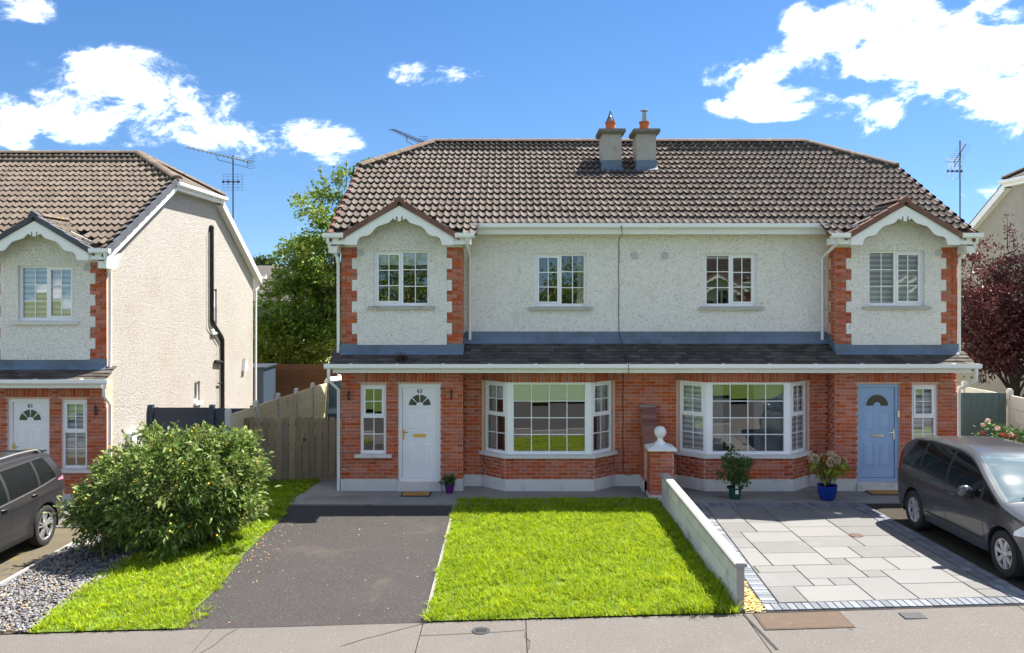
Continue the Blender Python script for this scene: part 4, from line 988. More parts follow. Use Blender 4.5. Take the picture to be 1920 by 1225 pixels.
# gravel stones
def gravel():
    n = 7500; ico = MB(); 
    bm = bmesh.new(); bmesh.ops.create_icosphere(bm, subdivisions=1, radius=1); base = np.array([v.co[:] for v in bm.verts]); fac = np.array([[v.index for v in f.verts] for f in bm.faces]); bm.free()
    V = np.empty((n, len(base), 3)); mi = np.zeros(n, int)
    for k in range(n):
        y = 11.18+5.6*rnd.random(); x = rnd.uniform(-7.78, -6.33); s = rnd.uniform(.013, .032)
        p = base*(1+.35*(nrg.random((len(base), 1))-.5))*np.array([s*rnd.uniform(.8, 1.7), s*rnd.uniform(.6, 1.0), s*.45])
        E = np.array(Euler((rnd.uniform(-.5, .5), rnd.uniform(-.5, .5), rnd.uniform(0, 6.3))).to_matrix()); V[k] = p@E.T+np.array([x, y, zg(x, y)+.012+rnd.uniform(0, .025)]); mi[k] = rnd.random() < .16
    Fq = (fac[None]+(np.arange(n)*len(base))[:, None, None]).reshape(-1, 3)
    tag(put('gravel', np_mesh('gravel', V.reshape(-1, 3), Fq, ['gravel', 'gravel_tan'], np.repeat(mi, len(fac)))), 'grey slate chippings spread between the two drives', 'gravel', kind='stuff')
gravel()

# grass blades, most of them in small tufts that splay outwards
def grass(name, n, fx, y0, y1, hmin, hmax, label, tufts=0.6, per=20):
    pts, lean_a, th = [], [], []
    while len(pts) < n:
        y = rnd.uniform(y0, y1); a, c = fx(y); x = rnd.uniform(a, c); hh = rnd.uniform(.75, 1.2)
        if rnd.random() < tufts:
            for k in range(int(per*rnd.uniform(.5, 1.4))):
                r = abs(rnd.gauss(0, .05)); t = rnd.uniform(0, 6.283); px, py = x+r*math.cos(t), y+r*math.sin(t)
                a2, c2 = fx(py)
                if not (a2-.02 <= px <= c2+.01 and y0 <= py <= y1): continue
                pts.append((px, py)); lean_a.append(t+rnd.gauss(0, .6)); th.append(hh)
        else:
            for k in range(8): pts.append((min(max(x+rnd.gauss(0, .1), a), c), min(max(y+rnd.gauss(0, .1), y0), y1))); lean_a.append(rnd.uniform(0, 6.283)); th.append(.6)
    P = np.array(pts); N = len(P); la = np.array(lean_a)
    clump = np.array([.72+.5*(.5+.5*math.sin(x*3.1+1.7*math.sin(y*2.3))*math.cos(y*2.7+x)) for x, y in pts])*np.array(th)
    h = (hmin+(hmax-hmin)*nrg.random(N)**1.4)*clump; w = .003+.004*nrg.random(N); a = la+1.57+.5*nrg.normal(size=N); lean = h*(.35+1.0*nrg.random(N))
    Z = np.array([zg(x, y)+.012 for x, y in pts])
    cx, cy = np.cos(a)*w, np.sin(a)*w; lx, ly = np.cos(la)*lean, np.sin(la)*lean
    V = np.empty((N, 5, 3))
    V[:, 0] = np.stack([P[:, 0]-cx, P[:, 1]-cy, Z], 1); V[:, 1] = np.stack([P[:, 0]+cx, P[:, 1]+cy, Z], 1)
    V[:, 2] = np.stack([P[:, 0]+cx*.8+lx*.4, P[:, 1]+cy*.8+ly*.4, Z+h*.62], 1); V[:, 3] = np.stack([P[:, 0]-cx*.8+lx*.4, P[:, 1]-cy*.8+ly*.4, Z+h*.62], 1)
    V[:, 4] = np.stack([P[:, 0]+lx, P[:, 1]+ly, Z+h*.86], 1)
    o = np.arange(N)*5
    T = np.concatenate([np.stack([o, o+1, o+2], 1), np.stack([o, o+2, o+3], 1), np.stack([o+3, o+2, o+4], 1)])
    tag(put(name, np_mesh(name, V.reshape(-1, 3), T, 'grass')), label, 'grass', kind='stuff')
grass('lawn_grass', 120000, lambda y: (-1.11-.03*math.sin(y*4), 2.945), 11.14, 17.3, .035, .095, 'bright green lawn between the tarmac drive and the block wall')
grass('lawn_grass', 1800, lambda y: (2.2, 2.96), 11.12, 12.4, .09, .20, 'taller grass tuft at the front end of the block wall')
wl_, wr_ = wob(-6.38, .07, 1.3), wob(-4.36, .06, 2.1)
grass('verge_grass', 55000, lambda y: (wl_(y), wr_(y)+.04*math.sin(y*7.1)), 11.14, 19.0, .035, .09, 'bright green grass strip between the gravel and the tarmac drive')
grass('verge_grass', 500, lambda y: (-4.45, -4.1), 11.12, 12.0, .02, .06, 'straggling grass at the lower corner of the tarmac drive')
def litter():
    V, Fq = [], []
    for k in range(190):
        t = rnd.random()
        if t < .62: y = rnd.gauss(14.2, 1.0); x = -4.40+abs(rnd.gauss(0, .32))
        elif t < .8: y = rnd.uniform(11.3, 16.7); x = rnd.uniform(-4.3, -1.3)
        else: y = rnd.uniform(12.6, 13.9); x = rnd.uniform(-6.0, -4.4)
        if not 11.2 < y < 16.8: continue
        s = rnd.uniform(.009, .020); a = rnd.uniform(0, 6.28); z = zg(x, y)+(.006 if x > -4.35 else .07); ca, sa = math.cos(a), math.sin(a); bi = len(V)
        for p, q, r_ in ((-s, 0, .0), (0, -s*.6, .004), (s, 0, .008), (0, s*.6, .003)): V.append((x+ca*p-sa*q, y+sa*p+ca*q, z+r_))
        Fq.append((bi, bi+1, bi+2, bi+3))
    tag(put('leaf_litter', np_mesh('leaf_litter', np.array(V), np.array(Fq), 'leaf_litter')), 'fallen leaves scattered on the tarmac beside the shrub', 'leaves', kind='stuff')
litter()

# covers in the pavement
def at_ground(px, py):
    Y = 10.8
    for _ in range(20): Y = F*(HC-zroad(PX(px, Y)))/(py-HZ)
    return PX(px, Y), Y
x, y = at_ground(902, 1183); b = MB(); b.tube([(x, y, zroad(x)-.002), (x, y, zroad(x)+.006)], .115, 24); c = b.build('stopcock_cover', 'iron', smooth=40); tag(c, 'small black round stopcock cover in the pavement', 'cover')
b = MB()
for k in range(3): b.box(x-.07, x+.07, y-.05+.04*k, y-.035+.04*k, zroad(x)+.006, zroad(x)+.010)
b.build('rib', 'rubber', c)
x0, y0 = at_ground(1438, 1180); x1, y1 = at_ground(1585, 1148); b = MB(); b.hexa([(x0, y0, zroad(x0)-.02), (x0+1.06, y0, zroad(x0+1.06)-.02), (x0+1.06, y1, zroad(x0+1.06)-.02), (x0, y1, zroad(x0)-.02)], [(x0, y0, zroad(x0)+.008), (x0+1.06, y0, zroad(x0+1.06)+.008), (x0+1.06, y1, zroad(x0+1.06)+.008), (x0, y1, zroad(x0)+.008)]); c = b.build('access_cover', 'rust'); tag(c, 'rusty rectangular access cover in the pavement by the paved drive', 'cover')
b = MB(); b.panel([(x0-.03, x0+1.09, y0-.03, y1+.03)], [(x0+.008, x0+1.052, y0+.008, y1-.008)], zroad(x0+.5)-.02, zroad(x0+.5)+.006); me = b.v; b.v = [(p[0], p[2], p[1]+(p[0]-x0-.5)*.0287) for p in b.v]; b.build('cover_frame', 'soil', c)
x, y = at_ground(1712, 1155); b = MB(); b.box(x-.14, x+.14, y-.10, y+.10, zroad(x)-.01, zroad(x)+.006); tag(b.build('meter_cover', 'iron'), 'small grey square meter cover in the pavement', 'cover')

# ------------------------------------------------------------------ boundary walls, gates, fences
def block_wall():
    root = thing('block_wall', 'low grey concrete block wall with pale coping beside the lawn', 'wall', (3.02, 14, 0))
    def add(mb, n, mt): o = mb.build(n, mt, root); return o
    y0, y1, zt = 11.28, 16.9, .575; X0, X1 = 2.965, 3.075
    b = MB(); 
    b.v = []; b.box(X0+.006-3.02, X1-.006-3.02, y0+.004-14, y1-14, -.25, zt-.004); add(b, 'mortar_core', 'mortar_grey')
    h = .215; r = 0; z = zt
    while z > -.2:
        z0 = max(z-h, -.25); y = y0-(.225 if r % 2 else 0)
        while y < y1:
            a, c = max(y, y0), min(y+.45, y1)
            if c-a > .03: q = MB(); j = rnd.uniform(-.0015, .0015); q.box(X0-3.02+j, X1-3.02+j, a+.005-14, c-.005-14, z0+.005, z-.005); add(q, 'block', 'block_wall')
            y += .45
        z -= h; r += 1
    y = y0-.03
    while y < y1:
        c = min(y+.6, y1+.0); q = MB(); q.prism([(X0-3.02-.028, zt), (X1-3.02+.028, zt), (X1-3.02+.028, zt+.038), (X1-3.02+.004, zt+.056), (X0-3.02-.004, zt+.056), (X0-3.02-.028, zt+.038)], y+.003-14, c-.003-14); add(q, 'coping_stone', 'coping'); y += .6
block_wall()
def pier():
    root = thing('garden_pier', 'brick gate pier with white capstone and ball finial', 'pier', (3.06, 17.62, 0))
    X0, X1, Ya, Yb = -.235, .235, -.22, .22
    b = MB(); b.box(X0, X1, Ya, Yb, -.1, .97); b.build('core', 'mortar', root)
    out = []
    brick_run(out, (X0, Ya), (X1, Ya), .07, .97); brick_run(out, (X0, Yb), (X0, Ya), .07, .97, first=1); brick_run(out, (X1, Ya), (X1, Yb), .07, .97, first=1)
    for u, y, z, dx, dy, l, h, t in out: put('brick', BRICK, root, (u, y, z), (0, 0, math.atan2(dy, dx)), (l, t, h))
    b = MB(); b.box(X0-.03, X1+.03, Ya-.03, Yb+.03, -.1, .068); b.build('footing', 'plinth', root)
    b = MB(); b.box(X0-.055, X1+.055, Ya-.055, Yb+.055, .972, 1.02); b.hexa([(X0-.055, Ya-.055, 1.02), (X1+.055, Ya-.055, 1.02), (X1+.055, Yb+.055, 1.02), (X0-.055, Yb+.055, 1.02)], [(X0+.10, Ya+.09, 1.075), (X1-.10, Ya+.09, 1.075), (X1-.10, Yb-.09, 1.075), (X0+.10, Yb-.09, 1.075)]); cs = b.build('capstone', 'stone_white', root)
    prof = [(.13, 1.07), (.12, 1.10), (.07, 1.14), (.055, 1.19), (.06, 1.215)]+[(.125*math.sin(t), 1.325-.125*math.cos(t)) for t in [R(a) for a in range(32, 180, 12)]]+[(.002, 1.45)]
    b = MB(); b.lathe(prof, (0, 0, 0), 28); b.build('ball_finial', 'stone_white', root, smooth=60)
pier()
def wing_wall():
    root = thing('wing_wall', 'brick wing wall sweeping down from the house to the pier', 'wall', (2.92, 18.1, 0))
    pts = []
    def top(y):                       # y from house 18.44 to pier 17.84
        t = (18.44-y)/.60; return 1.76-.12*t if t < .28 else 1.726-.74*((t-.28)/.72)**.75
    ys = [18.44-.6*i/14 for i in range(15)]
    X0, X1 = -.15, .15
    b = MB(); b.prism([(y-18.1, top(y)-.01) for y in ys]+[(17.84-18.1, -.1), (18.44-18.1, -.1)], X0, X1, 'x'); b.build('core', 'mortar', root)
    for sx, d in ((X0, -1), (X1, 1)):
        n = 20; k = 0; z = .27
        while z < 1.72:
            ymin = min([y for y in ys if top(y) > z+.06] or [18.44]); s = 18.44-(k % 2)*.11
            while s > ymin:
                a, c = max(s-.225, ymin), min(s, 18.44)
                if c-a > .04: put('brick', BRICK, root, (sx, (a+c)/2-18.1, z+.0375), (0, 0, R(90)), (c-a-.01, .022, .065))
                s -= .225
            z += .075; k += 1
    for i in range(len(ys)-1):
        y0, y1 = ys[i], ys[i+1]
        if i < 3: continue
        q = MB(); q.hexa([(X0-.008, y0-18.1-.004, top(y0)-.012), (X1+.008, y0-18.1-.004, top(y0)-.012), (X1+.008, y1-18.1+.004, top(y1)-.012), (X0-.008, y1-18.1+.004, top(y1)-.012)], [(X0-.008, y0-18.1-.004, top(y0)+.012), (X1+.008, y0-18.1-.004, top(y0)+.012), (X1+.008, y1-18.1+.004, top(y1)+.012), (X0-.008, y1-18.1+.004, top(y1)+.012)]); q.build('coping_brick', 'brick_dark', root)
    b = MB(); y1 = ys[3]; b.hexa([(X0-.015, 18.44-18.1, top(18.44)-.01), (X1+.015, 18.44-18.1, top(18.44)-.01), (X1+.015, y1-18.1, top(y1)-.012), (X0-.015, y1-18.1, top(y1)-.012)], [(X0-.015, 18.44-18.1, top(18.44)+.02), (X1+.015, 18.44-18.1, top(18.44)+.02), (X1+.015, y1-18.1, top(y1)+.018), (X0-.015, y1-18.1, top(y1)+.018)]); b.build('cap', 'sill', root)
    b = MB(); b.box(X0-.016, X1+.016, 17.84-18.1, 18.43-18.1, -.1, .268); b.build('plinth', 'plinth', root)
wing_wall()
def timber_gate():
    root = thing('timber_gate', 'weathered palisade timber gate between the house and the concrete fence', 'gate', (-4.75, 19.0, 0))
    X0, X1 = -5.86, -3.63; n = 15; w = (X1-X0)/n
    for i in range(n):
        x = X0+w*(i+.5)+4.75; hw = w/2-.006-rnd.uniform(0, .006); zt = 1.42+rnd.uniform(-.018, .018); zb = .035+rnd.uniform(0, .02); t = rnd.uniform(-.006, .006)
        pr = [(x-hw, zb), (x+hw, zb), (x+hw+t, zt-.05), (x+hw*.75+t, zt-.018), (x+hw*.4+t, zt), (x-hw*.4+t, zt), (x-hw*.75+t, zt-.018), (x-hw+t, zt-.05)]
        q = MB(); q.prism(pr, -.012+rnd.uniform(-.003, .003), .010); q.build('pale', 'wood_grey', root)
    for z in (.28, .78, 1.22): q = MB(); q.box(X0+4.75, X1+4.75, .016, .05, z, z+.09); q.build('rail', 'wood_grey', root)
    q = MB(); q.box(X0+4.75-.10, X0+4.75-.005, -.03, .07, -.02, 1.40); q.build('post', 'wood_grey', root)
    q = MB(); q.box(.10, .16, -.025, -.013, .9, .96); q.build('latch', 'dark_metal', root)
timber_gate()
def concrete_fence(label, X, posts, m_panel, m_post, side):
    root = thing('concrete_fence', label, 'fence', (X, posts[0][0], 0))
    pm = MB(); pm.box(-.055, .055, -.055, .055, 0, 1); pm.hexa([(-.055, -.055, 1), (.055, -.055, 1), (.055, .055, 1), (-.055, .055, 1)], [(-.035, -.035, 1.018), (.035, -.035, 1.018), (.035, .035, 1.018), (-.035, .035, 1.018)]); me = pm.mesh('post', m_post)
    Yo = posts[0][0]
    for y, zt in posts: put('post', me, root, (0, y-Yo, -.4), None, (1, 1, zt+.4))
    for (y0, z0), (y1, z1) in zip(posts, posts[1:]):
        q = MB(); q.hexa([(-.008, y0-Yo+.056, -.4), (.008, y0-Yo+.056, -.4), (.008, y1-Yo-.056, -.4), (-.008, y1-Yo-.056, -.4)], [(-.008, y0-Yo+.056, z0-.16), (.008, y0-Yo+.056, z0-.16), (.008, y1-Yo-.056, z1-.16), (-.008, y1-Yo-.056, z1-.16)]); q.build('panel_joint', 'mortar_grey', root)
        for k in range(5):
            h = .30; a0, a1 = z0-.10-h*k, z1-.10-h*k
            q = MB(); q.hexa([(-.02, y0-Yo+.056, a0-h+.014), (.02, y0-Yo+.056, a0-h+.014), (.02, y1-Yo-.056, a1-h+.014), (-.02, y1-Yo-.056, a1-h+.014)], [(-.02, y0-Yo+.056, a0), (.02, y0-Yo+.056, a0), (.02, y1-Yo-.056, a1), (-.02, y1-Yo-.056, a1)]); q.build('gravel_panel', m_panel, root)
concrete_fence('tan concrete post and panel fence running back behind the timber gate', -5.98, [(17.98, 1.72), (19.9, 1.65), (21.8, 1.60), (23.65, 1.52), (25.6, 1.47), (27.6, 1.38), (29.5, 1.34)], 'fence_concrete', 'fence_post', 1)
concrete_fence('white concrete panel fence beside the green gate', 11.08, [(17.1, 2.02), (19.0, 2.02), (20.9, 2.0), (22.8, 1.95), (24.7, 1.9), (26.6, 1.9)], 'fence_white', 'fence_white', -1)
def board_gate(name, label, X0, X1, Y, z0, z1, mt, n, cat='gate', horiz=False, post=None):
    root = thing(name, label, cat, ((X0+X1)/2, Y, z0)); W = X1-X0; H = z1-z0
    for i in range(n):
        q = MB()
        if horiz: a = H*i/n; q.box(-W/2, W/2, -.012-.004*(i % 2), .012-.004*(i % 2), a-.004, a+H/n-.006)
        else: a = -W/2+W*i/n; q.box(a+.003, a+W/n-.003, -.012, .012, 0, H+(rnd.uniform(-.006, .006)))
        q.build('board', mt, root)
    q = MB(); 
    if horiz: q.box(-W/2+.05, -W/2+.12, .013, .05, 0, H)
    q.box(-W/2, W/2, .013, .05, H*.85, H*.93); q.box(-W/2, W/2, .0131, .051, H*.1, H*.18); q.build('rail', mt, root)
    for x in (post or ()):
        q = MB(); q.box(x-(X0+X1)/2-.055, x-(X0+X1)/2+.055, -.06, .06, -.2, H+.06); q.build('post', mt, root)
    return root
board_gate('green_gate', 'dark green vertical board side gate next to the white concrete fence', 9.42, 11.0, 19.0, .1, 1.97, 'gate_green', 10)
g = board_gate('side_gate', 'navy slatted side gate fixed to the cream gable wall', -8.46, -7.12, 20.1, -.28, 1.50, 'navy', 11, horiz=True, post=(-8.50, -7.06))
q = MB(); q.box(-.52, .52, -.02, -.013, 1.62, 1.655); q.build('top_rail', 'dark_metal', g)
q = MB(); q.box(.50, .62, -.05, -.013, .98, 1.02); q.build('handle', 'dark_metal', g)
board_gate('slatted_fence', 'navy slatted fence panel between the side gate and concrete fence', -7.0, -6.06, 20.1, -.28, 1.48, 'navy', 11, 'fence', horiz=True, post=(-6.1,))
g = board_gate('back_fence', 'brown horizontal board fence at the end of the back garden', -9.4, -3.0, 32.0, -.3, 1.52, 'wood_brown', 9, 'fence', horiz=True, post=(-9.4, -6.2, -3.0))
q = MB(); q.box(-.35, -.31, -.03, -.013, 0.2, 1.75); q.build('fence_bracket', 'fence_post', g)
def blue_shed():
    X0, X1, Y1 = -9.9, -8.62, 29.6
    root = thing('garden_shed', 'small dark blue timber shed glimpsed behind the cream gable', 'shed', ((X0+X1)/2, Y1, -.3)); W = X1-X0
    for i in range(8): q = MB(); a = -W/2+W*i/8; q.box(a+.003, a+W/8-.003, 0, .02, 0, 1.86); q.build('board', 'navy_blue', root)
    q = MB(); q.box(-W/2, W/2, .021, 1.5, 0, 1.84); q.build('carcass', 'navy_blue', root)
    q = MB(); q.box(-W/2-.06, W/2+.06, -.06, 1.56, 1.865, 1.92); q.build('roof', 'navy', root)
    q = MB(); q.box(W/2-.34, W/2-.30, -.02, -.001, .6, .8); q.build('latch', 'dark_metal', root)
blue_shed()
def far_shed():
    X, Y = -6.1, 29.2; root = thing('garden_store', 'pale blue lidded garden store showing above the concrete fence', 'store', (-5.6, 27.6, 0))
    q = MB(); q.prism([(-.42, 0), (.42, 0), (.42, 1.36), (-.42, 1.28)], 0, .7); q.build('body', 'shed_roof', root)
    q = MB(); q.hexa([(-.46, -.06, 1.30), (.46, -.06, 1.38), (.46, .76, 1.44), (-.46, .76, 1.36)], [(-.46, -.06, 1.34), (.46, -.06, 1.42), (.46, .76, 1.48), (-.46, .76, 1.40)]); q.build('lid', 'stone_white', root)
far_shed()
def wheelie_bin():
    root = thing('wheelie_bin', 'dark teal wheelie bin behind the timber gate', 'bin', (-3.95, 20.0, .02))
    q = MB(); q.hexa([(-.24, -.26, .06), (.24, -.26, .06), (.24, .22, .06), (-.24, .22, .06)], [(-.29, -.34, 1.34), (.29, -.34, 1.34), (.29, .30, 1.34), (-.29, .30, 1.34)]); q.build('body', 'bin_teal', root)
    q = MB(); q.prism([(-.36, 1.35), (-.36, 1.40), (-.2, 1.46), (.1, 1.47), (.34, 1.42), (.34, 1.35)], -.31, .31, 'x'); q.build('lid', 'bin_teal', root)
    for s in (-.2, .2): q = MB(); q.lathe([(.10, -.03), (.10, .03)], (s, .26, .10), 14, 'x'); q.build('wheel', 'rubber', root)
wheelie_bin()

# ------------------------------------------------------------------ fittings
def soil_pipe():
    root = thing('soil_pipe', 'black soil pipe with vent running down the cream gable wall', 'pipe', (-8.50, 24.1, -.3)); X = -8.50
    def P(y, z): return (.0, y-24.1, z+.3)
    q = MB(); q.tube([P(24.15, 6.05), P(24.15, 3.45), P(24.3, 3.3), P(24.95, 2.92), P(25.05, 2.8), P(25.05, -.3)], .062, 10); q.build('main_pipe', 'pipe_black', root, smooth=50)
    q = MB(); q.lathe([(.068, 6.30), (.068, 6.38), (.03, 6.42)], (.0, .05, 0), 10); q.build('vent_cap', 'pipe_black', root)
    q = MB(); q.tube([P(25.05, 2.15), P(24.75, 2.2), P(24.45, 2.22)], .05, 8); q.tube([P(25.05, 1.55), P(24.7, 1.58)], .022, 6); q.build('branch', 'pipe_black', root)
    for z in (5.5, 4.6, 3.6): q = MB(); q.box(-.07, .05, 24.08-24.1, 24.22-24.1, z+.29, z+.32); q.build('clip', 'pipe_black', root)
    q = MB(); q.tube([P(23.95, 5.9), P(23.95, 3.3), P(24.8, 2.75), P(24.85, -.3)], .012, 6); q.build('cable', 'sill', root)
soil_pipe()
b = MB(); b.box(-8.545, -8.43, 18.95, 19.45, .35, 1.08); c = b.build('meter_box', 'upvc'); tag(c, 'white utility meter box low on the cream gable wall', 'meter box')
b = MB(); b.box(-8.43, -8.405, 18.93, 19.47, 1.06, 1.12); b.build('lid', 'sill', c)
b = MB(); b.prism([(27.0, 1.72), (27.28, 1.72), (27.28, 1.95), (27.14, 2.12)], -8.55, -8.45, 'x'); tag(b.build('extractor_vent', 'upvc'), 'small white hooded vent on the cream gable wall', 'vent')

def yagi(label, base, ztop, boom, n, elem, grid=None, name='roof_aerial', tilt=0.0, up=None):
    """pole from base to ztop with a boom (dx,dy,dz from, to) carrying n elements"""
    root = thing(name, label, 'aerial', base); x, y, z = base
    q = MB(); q.tube([(0, 0, 0), (0, 0, ztop-z)], .022, 8); q.build('mast', 'dark_metal', root)
    a, c = Vector(boom[0])-Vector(base), Vector(boom[1])-Vector(base); d = (c-a).normalized(); side = d.cross(Vector((0, 0, 1))).normalized() if not up else Vector(up)
    q = MB(); q.tube([a, c], .014, 6); q.build('boom', 'dark_metal', root)
    for i in range(n):
        p = a+(c-a)*(i/(n-1)); e = elem*(.7+.3*i/(n-1)); q = MB(); q.tube([p-side*e+d*.0, p+side*e], .008, 5); q.build('element', 'dark_metal', root)
    m_ = a+(c-a)*.45; n_ = a+(c-a)*.95; q = MB(); q.tube([m_, m_-Vector((0, 0, .16)), n_-Vector((0, 0, .2)), n_], .011, 6); q.build('brace', 'dark_metal', root)
    p = c; q = MB()
    for s in (-1, 1):
        for k in range(3): q.tube([p+d*.03*k+side*(-elem*.8)+Vector((0, 0, s*(.05+.07*k))), p+d*.03*k+side*(elem*.8)+Vector((0, 0, s*(.05+.07*k)))], .006, 4)
    q.build('reflector', 'dark_metal', root)
    if grid:
        gx, gz, gw, gh = grid; q = MB()
        for k in range(7): q.tube([(gx-gw/2, -.03, gz-gh/2+gh*k/6), (gx+gw/2, -.03, gz-gh/2+gh*k/6)], .004, 4)
        for k in range(5): q.tube([(gx-gw/2+gw*k/4, -.03, gz-gh/2), (gx-gw/2+gw*k/4, -.03, gz+gh/2)], .004, 4)
        q.tube([(gx-.3, -.1, gz), (gx+.25, -.1, gz)], .02, 6)
        for k in range(4): q.tube([(gx-.28+.16*k, -.1, gz-.04), (gx-.28+.16*k, -.1, gz+.04)], .03, 6)
        q.build('grid_panel', 'dark_metal', root)
    return root
Y = 27.0; x = PX(437, Y)
yagi('tall roof aerial with long comb boom above the tan tiled roof', (x, Y, PZ(415, Y)), PZ(292, Y), ((PX(352, 25.6), 25.6, PZ(277, 25.6)), (PX(470, 27.5), 27.5, PZ(304, 27.5))), 16, .22, grid=(0, PZ(342, Y)-PZ(415, Y), .62, .5))
Y = 24.2; x = PX(781, Y)
yagi('slanting comb aerial on the roof ridge near the chimneys', (x, Y, 7.4), PZ(270, Y), ((PX(736, 22.8), 22.8, PZ(243, 22.8)), (PX(793, 24.6), 24.6, PZ(268, 24.6))), 14, .17)
Y = 30.0; x = PX(1800, Y)
yagi('slim mast aerial standing behind the hip end of the blue door house', (x, Y, 4.2), PZ(264, Y), ((x-.05, Y-.5, PZ(275, Y)), (x+.05, Y+.5, PZ(300, Y))), 9, .30, grid=(-.2, PZ(322, Y)-4.2, .5, .5))
def hanging_cable():
    X = PX(1160, YB); pts = [(X-.02, 18.02, 5.69), (X, 17.98, 5.60), (X+.03, 18.08, 5.44), (X+.02, YB-.012, 5.40)]
    for i in range(12): pts.append((X+.005*math.sin(i*1.3), YB-.012, 5.3-.17*i))
    pts += [(X+.0, YB-.03, 3.35), (X+.02, YB-.04, 3.28), (X+.05, YB-.14, 3.14), (X+.07, 17.6, 2.775), (X+.08, 17.47, 2.74), (X+.085, 17.47, 2.62), (X+.09, 17.59, 2.55), (X+.09, YB-.02, 2.50)]
    for i in range(10): pts.append((X+.09+.008*math.sin(i*1.7), YB-.016, 2.4-.2*i))
    pts += [(X+.10, YB-.03, .36), (X+.14, YB-.04, .27), (X+.24, YB-.04, .25), (X+.31, YB-.03, .30), (X+.30, YB-.03, .38), (X+.24, YB-.03, .40)]
    q = MB(); q.tube(pts, .0065, 6); tag(q.build('hanging_cable', 'cable'), 'thin black cable hanging down the front wall between the two houses', 'cable')
hanging_cable()
# door mats
def mat_(px0, px1, Y, label, z=.024):
    X0, X1 = PX(px0, Y), PX(px1, Y); root = thing('door_mat', label, 'door mat', ((X0+X1)/2, Y, z)); w = (X1-X0)/2
    q = MB(); q.box(-w, w, -.19, .19, 0, .012); q.build('rubber_base', 'rubber', root)
    q = MB(); q.box(-w+.03, w-.03, -.16, .16, .0125, .022); q.build('coir_pile', 'coir', root)
mat_(753, 808, 17.66, 'tan coir door mat before the white front door'); mat_(1627, 1690, 17.78, 'coir door mat before the pale blue front door')
